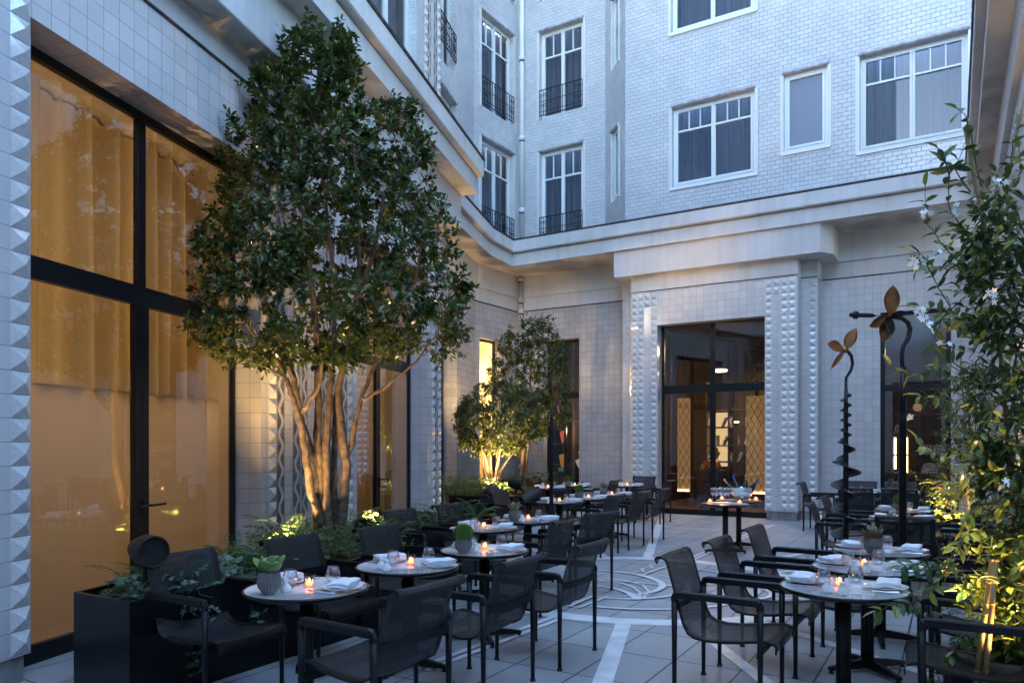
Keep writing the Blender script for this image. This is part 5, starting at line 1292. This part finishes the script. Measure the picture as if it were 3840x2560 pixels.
# ---------------------------------------------------------------- jasmine on canes at the right
def vine(name, label, base, depth, poly, ncl, L, W, rd, sprays, flowers, canes, thick=.5, pot=None, lit=0):
    t = thing(name, label, 'climbing plant', base); bv = Vector(base)
    pt = lambda x, y, dd=0: at(x, y, depth + dd) - bv
    k = MB(); F2 = MB(); FLW = []
    for s_, r_ in canes:
        c = MB(); Q = [pt(*q) for q in s_]; c.tube(Q, r_, 8)
        for i in range(7):
            v = i / 6; q = Q[0].lerp(Q[-1], v) if len(Q) == 2 else Q[min(len(Q) - 1, i)]; c.lathe([(r_ * 1.0, -.006), (r_ * 1.22, 0), (r_, .006)], 8, q)
        c.obj('cane', M_cane, t, smooth=True)
    ys = [p[1] for p in poly]; xs = [p[0] for p in poly]; n_ = 0
    axis = [pt(sum(span(poly, y)) / 2, y, 0) for y in range(int(min(ys)) + 30, int(max(ys)) - 10, 60)]
    for w0 in range(4):
        k.tube([a + Vector((.05 * math.cos(i * .7 + w0 * 1.6), .05 * math.sin(i * .7 + w0 * 1.6), 0)) for i, a in enumerate(axis)], .006, 5)
    while n_ < ncl:
        x, y = rd.uniform(min(xs), max(xs)), rd.uniform(min(ys), max(ys))
        if not inpoly(x, y, poly): continue
        n_ += 1
        sp = span(poly, y); half = (sp[1] - sp[0]) / 2; e_ = min(x - sp[0], sp[1] - x)
        dz = math.sqrt(max(0, 1 - (1 - min(1, e_ / max(1, half))) ** 2)) * half * depth / F_ * thick
        u = rd.uniform(-1, 1); u = math.copysign(abs(u) ** .6, u); c = pt(x, y, u * dz)
        ax_ = min(axis, key=lambda a: (a - c).length); out = (c - ax_); out.z = rd.uniform(-.1, .35) * max(.1, out.length); out = out.normalized() if out.length > 1e-3 else rvec(rd)
        d0 = (out + rvec(rd) * .6 + Vector((0, 0, .15))).normalized(); ln = rd.uniform(1.2, 2.6) * L
        tip = c + d0 * ln; k.tube([ax_.lerp(c, .2), ax_.lerp(c, .7) + rvec(rd) * .02, c, tip], [.003, .0025, .002, .0012], 4, cap=False)
        npair = 4; o_ = d0.orthogonal().normalized()
        for i in range(npair):
            p = c.lerp(tip, (i + .5) / npair)
            o_ = Matrix.Rotation(R(90) + rd.uniform(-.3, .3), 3, d0) @ o_
            for sg in (1, -1):
                d_ = (o_ * sg + d0 * .55 + Vector((0, 0, -.2))).normalized(); s_ = rd.uniform(.7, 1.15) * (1 - .08 * i)
                F2.leaf(p, d_, (Vector((0, 0, 1)) + rvec(rd) * .5).normalized(), L * s_, W * s_, rd.random(), .1, rd.uniform(.0, .28))
        F2.leaf(tip, d0, (Vector((0, 0, 1)) + rvec(rd) * .3).normalized(), L * .9, W * .8, rd.random())
    for pts in sprays:
        Q = [pt(*q) for q in pts]; C2 = []
        for i in range(len(Q) - 1):
            for j in range(5): C2.append(Q[i].lerp(Q[i + 1], j / 5) + rvec(rd) * .004)
        C2.append(Q[-1]); k.tube(C2, [.0042 - .0028 * i / len(C2) for i in range(len(C2))], 5)
        acc = 0; tot = sum((C2[i + 1] - C2[i]).length for i in range(len(C2) - 1)); run = 0; nxt = tot * .25
        for i in range(len(C2) - 1):
            run += (C2[i + 1] - C2[i]).length
            if run > nxt:
                nxt += L * rd.uniform(.5, .95); d0 = (C2[i + 1] - C2[i]).normalized(); o_ = Matrix.Rotation(rd.uniform(0, 3.1), 3, d0) @ d0.orthogonal().normalized()
                for sg in (1, -1):
                    d_ = (o_ * sg + d0 * .7 + Vector((0, 0, -.25))).normalized(); s_ = rd.uniform(.7, 1.15)
                    F2.leaf(C2[i], d_, (Vector((0, 0, 1)) + rvec(rd) * .6).normalized(), L * s_, W * s_, rd.random(), .1, rd.uniform(.05, .3))
        F2.leaf(C2[-1], (C2[-1] - C2[-2]).normalized(), Vector((0, 0, 1)), L, W * .8, .9)
    k.obj('stems', M_stem, t)
    F2.obj('foliage', M_leaf3, t)
    for x, y, n2, dd in flowers:
        k = MB(); cc = pt(x, y, dd - .12)
        for i in range(n2):
            c = pt(x + rd.uniform(-26, 26), y + rd.uniform(-28, 28), dd - .12 + rd.uniform(-.04, .04)); nn = (Vector((sB, -cB, 0)) + rvec(rd) * .7).normalized(); a0 = nn.orthogonal().normalized()
            for j in range(5):
                d_ = Matrix.Rotation(j * R(72) + .3, 3, nn) @ a0; k.leaf(c, (d_ + nn * .12).normalized(), nn, 0.019, .0105, .5, .02, .1)
            k.tube([cc, cc.lerp(c, .6), c], [.0015, .0015, .002], 4)
        k.obj('white_flowers', M_petal, t)
    return t
rd = random.Random(21)
dj = 3.95; bj = at(3790, 1667, dj)
polyJ = [(3655, 1020), (3690, 820), (3770, 690), (3880, 800), (3960, 740), (3990, 1200), (3990, 2560), (3990, 2700), (3740, 2700), (3740, 2400), (3710, 2200), (3750, 2080), (3710, 1900), (3730, 1700), (3690, 1500), (3700, 1300), (3670, 1130)]
sprJ = [
 [(3740, 1950, .0), (3620, 2010, -.2), (3560, 2120, -.3), (3470, 2240, -.4), (3400, 2262, -.45), (3335, 2268, -.5), (3295, 2290, -.5)],
 [(3700, 1880, .0), (3640, 1930, -.15), (3570, 2080, -.2), (3530, 2130, -.2), (3600, 2160, -.3), (3690, 2170, -.3)],
 [(3620, 2140, -.3), (3500, 2130, -.3), (3440, 2110, -.35), (3380, 2120, -.4)],
 [(3640, 960, 0), (3560, 1010, -.1), (3500, 1000, -.1), (3460, 960, -.1), (3415, 940, -.1)],
 [(3690, 900, 0), (3610, 860, -.05), (3560, 780, -.05), (3555, 660, -.05), (3600, 590, 0), (3625, 520, 0)],
 [(3560, 660, 0), (3540, 590, -.02), (3520, 560, -.02)],
 [(3640, 720, 0), (3560, 610, .0), (3530, 600, 0)],
 [(3680, 700, 0), (3650, 560, 0), (3620, 430, 0), (3590, 410, 0)],
 [(3700, 1120, 0), (3600, 990, -.1), (3520, 900, -.1), (3480, 840, -.1), (3470, 700, -.1)],
 [(3650, 1210, 0), (3560, 1240, -.1), (3520, 1160, -.15), (3470, 1150, -.2), (3420, 1150, -.2)],
 [(3680, 1290, 0), (3580, 1190, -.1), (3480, 1000, -.15), (3440, 990, -.15)],
 [(3640, 1400, 0), (3560, 1350, 0), (3500, 1385, 0), (3420, 1410, 0), (3370, 1400, 0), (3340, 1370, 0)],
 [(3640, 1560, 0), (3560, 1490, 0), (3480, 1490, 0), (3430, 1480, 0)],
 [(3640, 1700, 0), (3560, 1700, -.1), (3480, 1690, -.1), (3440, 1650, -.1)],
 [(3650, 1840, 0), (3560, 1800, -.1), (3500, 1810, -.1)],
 [(3740, 700, 0), (3790, 620, 0), (3800, 520, 0), (3812, 470, 0)],
 [(3760, 760, 0), (3830, 640, .1), (3820, 560, .1)],
 [(3700, 2330, 0), (3600, 2390, -.1), (3560, 2470, -.1), (3500, 2540, -.1)],
 [(3750, 1500, -.2), (3690, 1600, -.3), (3650, 1720, -.3), (3620, 1800, -.3)],
 [(3600, 1130, 0), (3530, 1200, -.1), (3500, 1280, -.1), (3510, 1330, -.1)],
]
flJ = [(3420, 985, 6, -.1), (3470, 790, 6, -.1), (3585, 790, 5, 0), (3450, 1180, 6, -.2), (3475, 1215, 5, -.2), (3522, 960, 4, -.1), (3710, 1110, 5, -.25), (3750, 700, 3, -.1), (3405, 1553, 2, 0), (3760, 1830, 3, -.35), (3540, 1290, 2, -.1)]
canJ = [([(3620, 480, .02), (3700, 900, .02), (3760, 1400, .05), (3800, 2000, .05)], .011), ([(3720, 2100, -.12), (3655, 2600, -.2)], .013), ([(3735, 2100, -.16), (3690, 2600, -.26)], .013), ([(3850, 1900, .1), (3830, 2500, .1)], .012)]
vine('jasmine', 'tall white-flowered jasmine on bamboo canes at the right, glowing from a lamp below', (bj.x, bj.y, .35), dj, polyJ, 470, .084, .039, rd, sprJ, flJ, canJ, thick=.42)
pj = thing('round_planter', 'large dark bronze rounded pot at the foot of the near jasmine', 'planter', (bj.x - .02, bj.y + .0, 0))
k = MB(); k.lathe([(.16, 0), (.24, .05), (.29, .18), (.30, .30), (.27, .40), (.25, .42), (.23, .40), (.23, .36), (0, .35)], 40); k.obj('pot', M_spk, pj, smooth=True)
rd = random.Random(9)
dv = 8.6; bv2 = at(3640, 1667, dv)
polyV = [(3560, 1410), (3620, 1370), (3690, 1350), (3740, 1400), (3760, 2200), (3600, 2220), (3560, 2120), (3530, 1980), (3500, 1850), (3540, 1700), (3560, 1600), (3535, 1500)]
sprV = [[(3580, 1900, 0), (3500, 1850, 0), (3450, 1800, 0), (3420, 1770, 0)], [(3560, 2050, 0), (3500, 2050, 0), (3470, 2100, 0), (3480, 2180, 0)], [(3560, 1540, 0), (3500, 1500, 0), (3460, 1505, 0)], [(3560, 2150, 0), (3500, 2180, 0), (3470, 2260, 0)]]
vine('jasmine', 'second, farther jasmine with small leaves brightly lit from below', (bv2.x, bv2.y, .35), dv, polyV, 420, .064, .030, rd, sprV, [(3600, 1500, 4, -.2), (3650, 1750, 4, -.2)], [([(3600, 1300, 0), (3640, 2000, 0)], .01)], thick=.6)
pj = thing('round_planter', 'dark rounded pot at the foot of the farther jasmine', 'planter', (bv2.x, bv2.y, 0))
k = MB(); k.lathe([(.16, 0), (.24, .05), (.29, .18), (.30, .30), (.27, .40), (.25, .42), (.23, .40), (.23, .36), (0, .35)], 32); k.obj('pot', M_spk, pj, smooth=True)

# ---------------------------------------------------------------- ferns, ivy, low growth
def fern_mesh(rd, nf=9, L=.34, wid=.055):
    k = MB()
    for i in range(nf):
        w = i * 2.4 + rd.random() * .5; el = rd.uniform(.5, 1.25); ln = L * rd.uniform(.7, 1.1); c_, s_ = math.cos(w), math.sin(w)
        P = []
        for j in range(15):
            v = j / 14; a = el - 1.5 * v * v * .8; P.append(Vector((0, 0, 0)) if j == 0 else P[-1] + Vector((c_ * math.cos(a), s_ * math.cos(a), math.sin(a))) * ln / 14)
        k.tube(P, [.0022] * 14 + [.001], 3, cap=False, rnd=.2)
        sd = Vector((-s_, c_, 0))
        for j in range(2, 14):
            v = j / 14; wd = wid * math.sin(math.pi * (v * .85 + .12)); dr = (P[j + 1] - P[j]).normalized() if j < 14 else Vector((c_, s_, 0))
            for sg in (1, -1): k.leaf(P[j], (sd * sg + dr * .45 + Vector((0, 0, -.12))).normalized(), Vector((0, 0, 1)), wd, .017, rd.random(), .03, .1)
    return k
rd = random.Random(2)
ferns = [fern_mesh(rd, 10, .30, .06), fern_mesh(rd, 12, .26, .05), fern_mesh(rd, 9, .36, .07)]
fpro = [tag(f.obj('fern', M_fern, None), 'fern', 'fern') for f in ferns]
fsp = [('at the near end of the long planter beside the speaker', -4.50, 2.80, .575, 2, .8), ('spreading over the near rim of the long planter', -4.62, 2.95, .575, 0, .8),
 ('behind the nearest chair in the long planter', -4.75, 3.7, .575, 0, 1), ('before the amber door in the middle of the long planter', -4.95, 4.15, .575, 1, 1.1), ('tall one left of the camellia trunk', -5.15, 4.6, .58, 2, 1.25),
 ('against the studded pier left of the camellia', -5.35, 4.9, .58, 1, 1.1), ('right behind the camellia trunk', -5.45, 5.75, .58, 2, 1.1), ('right of the camellia trunk', -5.0, 5.9, .58, 0, 1.), ('dark one beside the round speaker', -5.3, 6.4, .58, 1, 1), ('under the second chair back in the long planter', -4.5, 4.6, .575, 1, .9),
 ('in the far half of the long planter', -5.2, 7.1, .58, 2, 1.1), ('at the far end of the long planter', -5.15, 7.7, .58, 0, 1.1),
 ('at the front rim of the corner planter, left', -8.25, 10.85, .60, 1, 1.15), ('at the front rim of the corner planter, middle', -7.9, 11.05, .60, 2, 1.05), ('at the front rim of the corner planter, right', -7.45, 11.25, .6, 0, 1.15), ('bright one lit yellow beneath the small trees', -7.35, 11.75, .6, 1, 1.2), ('below the rounded tree in the corner planter', -8.5, 12.0, .6, 2, 1.2), ('beside the taller slender tree', -8.05, 13.4, .6, 0, 1.2), ('under the library window in the corner planter', -8.0, 15.4, .6, 1, 1.3),
 ('on the floor in front of the corner planter, left', -6.6, 9.6, .0, 2, 1.5), ('on the floor in front of the corner planter, right', -6.2, 9.9, .0, 2, 1.4)]
for i, (w, x, y, z, kk, sc_) in enumerate(fsp):
    o = place(fpro[kk], 'green fern ' + w, (x, y, z), rd.uniform(0, 6), 'ferns in the planters'); o.scale = (sc_ * 1.3,) * 3
def scatter(name, label, pts, m_, rd, n_, L, W, hgt, shape=0):
    k = MB()
    for i in range(n_):
        a = rd.choice(pts); p = Vector((a[0] + rd.uniform(-a[3], a[3]), a[1] + rd.uniform(-a[4], a[4]), a[2] + hgt * rd.random() ** 1.5)); s_ = rd.uniform(.6, 1.2)
        d_ = (rvec(rd) + Vector((.2, -.2, 0))).normalized(); d_.z *= .4; up = (Vector((0.2, -.3, 1)) + rvec(rd) * .5).normalized()
        if shape:                                   # ivy: five-pointed
            d_.normalize(); sd = d_.cross(up).normalized(); q = lambda u, v, h: p + d_ * (u * L * s_) + sd * (v * L * s_) + up * (h * L * s_)
            vs = [q(0, 0, 0), q(-.1, -.5, -.05), q(.35, -.28, .02), q(.45, -.62, -.08), q(.62, -.2, 0), q(1.05, 0, -.12), q(.62, .2, 0), q(.45, .62, -.08), q(.35, .28, .02), q(-.1, .5, -.05), q(.4, 0, .07)]
            k.mesh(vs, [(10, j, j + 1) for j in range(0, 9)] + [(10, 9, 0)], rd.random())
            if rd.random() < .4: k.tube([p, p + rvec(rd) * .05, p + Vector((rd.uniform(-.08, .08), rd.uniform(-.08, .08), -.06))], .0015, 3, cap=False, rnd=.1)
        else: k.leaf(p, d_, up, L * s_, W * s_, rd.random())
    return tag(k.obj(name, m_), label, None, kind='stuff')
rd = random.Random(33)
scatter('ivy', 'dark ivy covering the near end of the long planter', [(-4.33, 2.75, .575, .18, .18), (-4.35, 3.15, .575, .2, .25), (-4.45, 3.6, .58, .25, .3)], M_ivy, rd, 420, .058, .04, .17, 1)
scatter('ivy', 'ivy trailing down the court side of the long planter', [(-4.10, 2.95, .1, .015, .05), (-4.10, 3.05, .3, .015, .08), (-4.10, 3.4, .2, .015, .1), (-4.10, 4.0, .25, .015, .1), (-4.09, 2.9, .5, .02, .05)], M_ivy, rd, 110, .05, .04, .2, 1)
scatter('low_greenery', 'low mixed greenery filling the rest of the long planter', [(-4.6, 4.0, .57, .3, .4), (-5.0, 4.5, .57, .35, .4), (-4.6, 5.0, .57, .4, .3), (-5.2, 5.3, .57, .4, .5), (-5.3, 6.3, .57, .4, .6), (-5.4, 7.2, .57, .4, .7)], M_fern, rd, 5200, .036, .018, .24)
scatter('low_greenery', 'low mixed greenery filling the corner planter', [(-8.3, 11.2, .59, .4, .3), (-7.6, 11.5, .59, .5, .3), (-8.5, 12.3, .59, .6, .5), (-8.5, 14, .59, .6, .9), (-8.3, 15.4, .59, .5, .7)], M_fern, rd, 3600, .06, .022, .32)
scatter('low_greenery', 'low greenery on the floor around the feet of the far left chairs', [(-6.3, 9.8, .0, .5, .5), (-5.6, 7.7, .0, .3, .2), (.1, 8.2, 0, .2, .8), (.1, 6.5, 0, .12, .5)], M_ivy, rd, 1500, .04, .02, .32)

# ---------------------------------------------------------------- garden speakers and spotlights
def speaker(label, p, tgt, r_=.10, L=.24):
    """tapered can on a stalk"""
    t = thing('garden_speaker', label, 'speaker', (p[0], p[1], p[2] - .2), group='canister garden speakers in the planting')
    d_ = (Vector(tgt) - Vector(p)).normalized(); M_ = d_.to_track_quat('Z', 'Y').to_matrix()
    k = MB(); k.lathe([(0, -L * .55), (r_ * .62, -L * .52), (r_ * .8, -L * .3), (r_, 0), (r_ * 1.02, L * .42), (r_ * 1.0, L * .45), (r_ * .90, L * .45), (r_ * .88, L * .38)], 28, (0, 0, .2), M_); k.obj('shell', M_spk, t, smooth=True)
    k = MB(); k.lathe([(r_ * .89, L * .38), (0, L * .36)], 28, (0, 0, .2), M_); k.obj('grille', M_spk2, t)
    k = MB(); k.tube([(0, 0, 0), (0, 0, .2)], .02, 8); k.obj('stalk', M_spk, t)
    return t
def P0z(x, y, dep): return at(x, y, dep)
vd = Vector((sB, -cB, 0))
q = P0z(548, 2062, 4.55); speaker('brown canister speaker above the ivy at the near end of the planter', q, q + vd * .7 + rv * .85 + Vector((0, 0, -.02)), .098, .24)
q = P0z(1355, 1978, 7.6); speaker('canister speaker just right of the camellia trunk', q, q + vd + rv * .45, .11, .22)
q = P0z(1602, 1945, 9.2); speaker('canister speaker at the foot of the far studded pier', q, q + vd * 1 + rv * .1, .105, .2)
q = P0z(1818, 1873, 11.6); speaker('small canister speaker in front of the corner planter', q, q + vd * 1, .085, .18)
q = P0z(2100, 1783, 15.2); speaker('canister speaker under the library window', q, q + vd * 1, .1, .2)
q = P0z(1935, 1808, 13.3); speaker('canister speaker lying below the small trees, facing right', q, q + rv * 1 + vd * .2, .13, .26)
q = P0z(1990, 1865, 11.5); speaker('long dark canister speaker between the corner ferns and a chair', q, q - rv * .9 + vd * .3 - Vector((0, 0, .5)), .12, .34)
q = P0z(3660, 2070, 6.6); speaker('large dark canister speaker behind the right-hand chairs', q, q - rv * .6 + vd * .6 - Vector((0, 0, .2)), .16, .3)
for lab, x, y, dep, r_ in (('brown domed bass speaker half buried behind the nearest chair', 762, 2105, 5.9, .14), ('brown domed bass speaker on the corner planter rim', 1843, 1838, 12.6, .16), ('brown domed speaker under the library window', 2008, 1800, 14.8, .13)):
    p = P0z(x, y, dep); t = thing('dome_speaker', lab, 'speaker', (p.x, p.y, p.z - .12), group='domed garden speakers')
    k = MB(); k.lathe([(r_ * .8, 0), (r_ * .85, .06), (r_, .07), (r_, .10), (r_ * .9, .15), (r_ * .55, .20), (0, .215)], 28); k.obj('dome', M_spk, t, smooth=True)
    k = MB(); k.tube([(0, 0, -.1), (0, 0, .02)], r_ * .75, 16); k.obj('base', M_spk2, t)
def spotlamp(label, p, tgt, energy, spot=70, col=(1, .62, .25), lens=True, size=.03):
    t = thing('spotlight', label, 'spotlight', p, group='small garden spotlights')
    d_ = (Vector(tgt) - Vector(p)).normalized(); M_ = d_.to_track_quat('Z', 'Y').to_matrix()
    k = MB(); k.lathe([(0, -.09), (.024, -.09), (.03, -.07), (.032, .0), (.029, .0), (.027, -.02), (0, -.021)], 16, M=M_); k.tube([(0, 0, -.16), (0, 0, -.05)], .01, 6); k.obj('housing', M_black, t, smooth=True)
    k = MB(); k.lathe([(.026, -.018), (0, -.017)], 16, M=M_); k.obj('lens', M_lens, t)
    o = light('SPOT', tuple(Vector(p) + d_ * .02), energy, col, size, tgt, 'garden_spot_light', spot, .7)
    return t
M_lens = mat('glowing_lens', (1, .8, .5), .5, emit=(1, .62, .25), es=2)
spotlamp('small spotlight at the foot of the camellia, aimed up the stems', (-5.25, 4.72, .66), (-5.0, 5.2, 3.0), E_TREE, 85)
spotlamp('small spotlight in the greenery left of the camellia', (-4.75, 4.05, .72), (-5.3, 5.1, 2.2), E_TREE * .35, 80)
spotlamp('small spotlight behind the camellia, aimed at the studded pier', (-5.3, 5.9, .66), (-5.0, 5.6, 3.2), E_TREE * .8, 95)
spotlamp('small spotlight below the rounded tree', (b2.x + .25, b2.y - .5, .72), (b2.x, b2.y, 2.4), E_TREE * 1.3, 100)
spotlamp('small spotlight between the small trees and the pipe', (b2.x - .3, b2.y + .5, .72), (b3.x - .3, b3.y, 3.0), E_TREE * .7, 100)
spotlamp('small spotlight among the bright ferns of the corner planter', (-7.15, 11.55, .85), (-7.4, 12.0, .55), E_TREE * .12, 110)
spotlamp('small spotlight inside the near jasmine, aimed upward', (bj.x + .05, bj.y - .42, .40), (bj.x - .12, bj.y - .06, 1.7), E_JAS * 2.4, 110)
spotlamp('small spotlight low behind the near jasmine canes', (bj.x - .34, bj.y - .12, .62), (bj.x - .1, bj.y - .05, 1.7), E_JAS * .8, 120)
spotlamp('small spotlight below the farther jasmine', (bv2.x - .25, bv2.y - .35, .5), (bv2.x, bv2.y, 2.3), E_JAS * 1.6, 100)

rd = random.Random(77); k = MB()
for i in range(26):
    x, y = rd.choice(((-2.2, 4.3), (-3.0, 5.0), (-1.4, 6.0), (-2.9, 11.5), (-3.6, 3.0))); x += rd.uniform(-.8, .8); y += rd.uniform(-1.5, 1.5)
    k.leaf(Vector((x, y, .008)), Vector((rd.uniform(-1, 1), rd.uniform(-1, 1), .08)), Vector((0, 0, 1)), rd.uniform(.015, .035), .012, rd.random())
tag(k.obj('fallen_leaves', M_stem), 'a few small dry leaves fallen on the paving', None, kind='stuff')
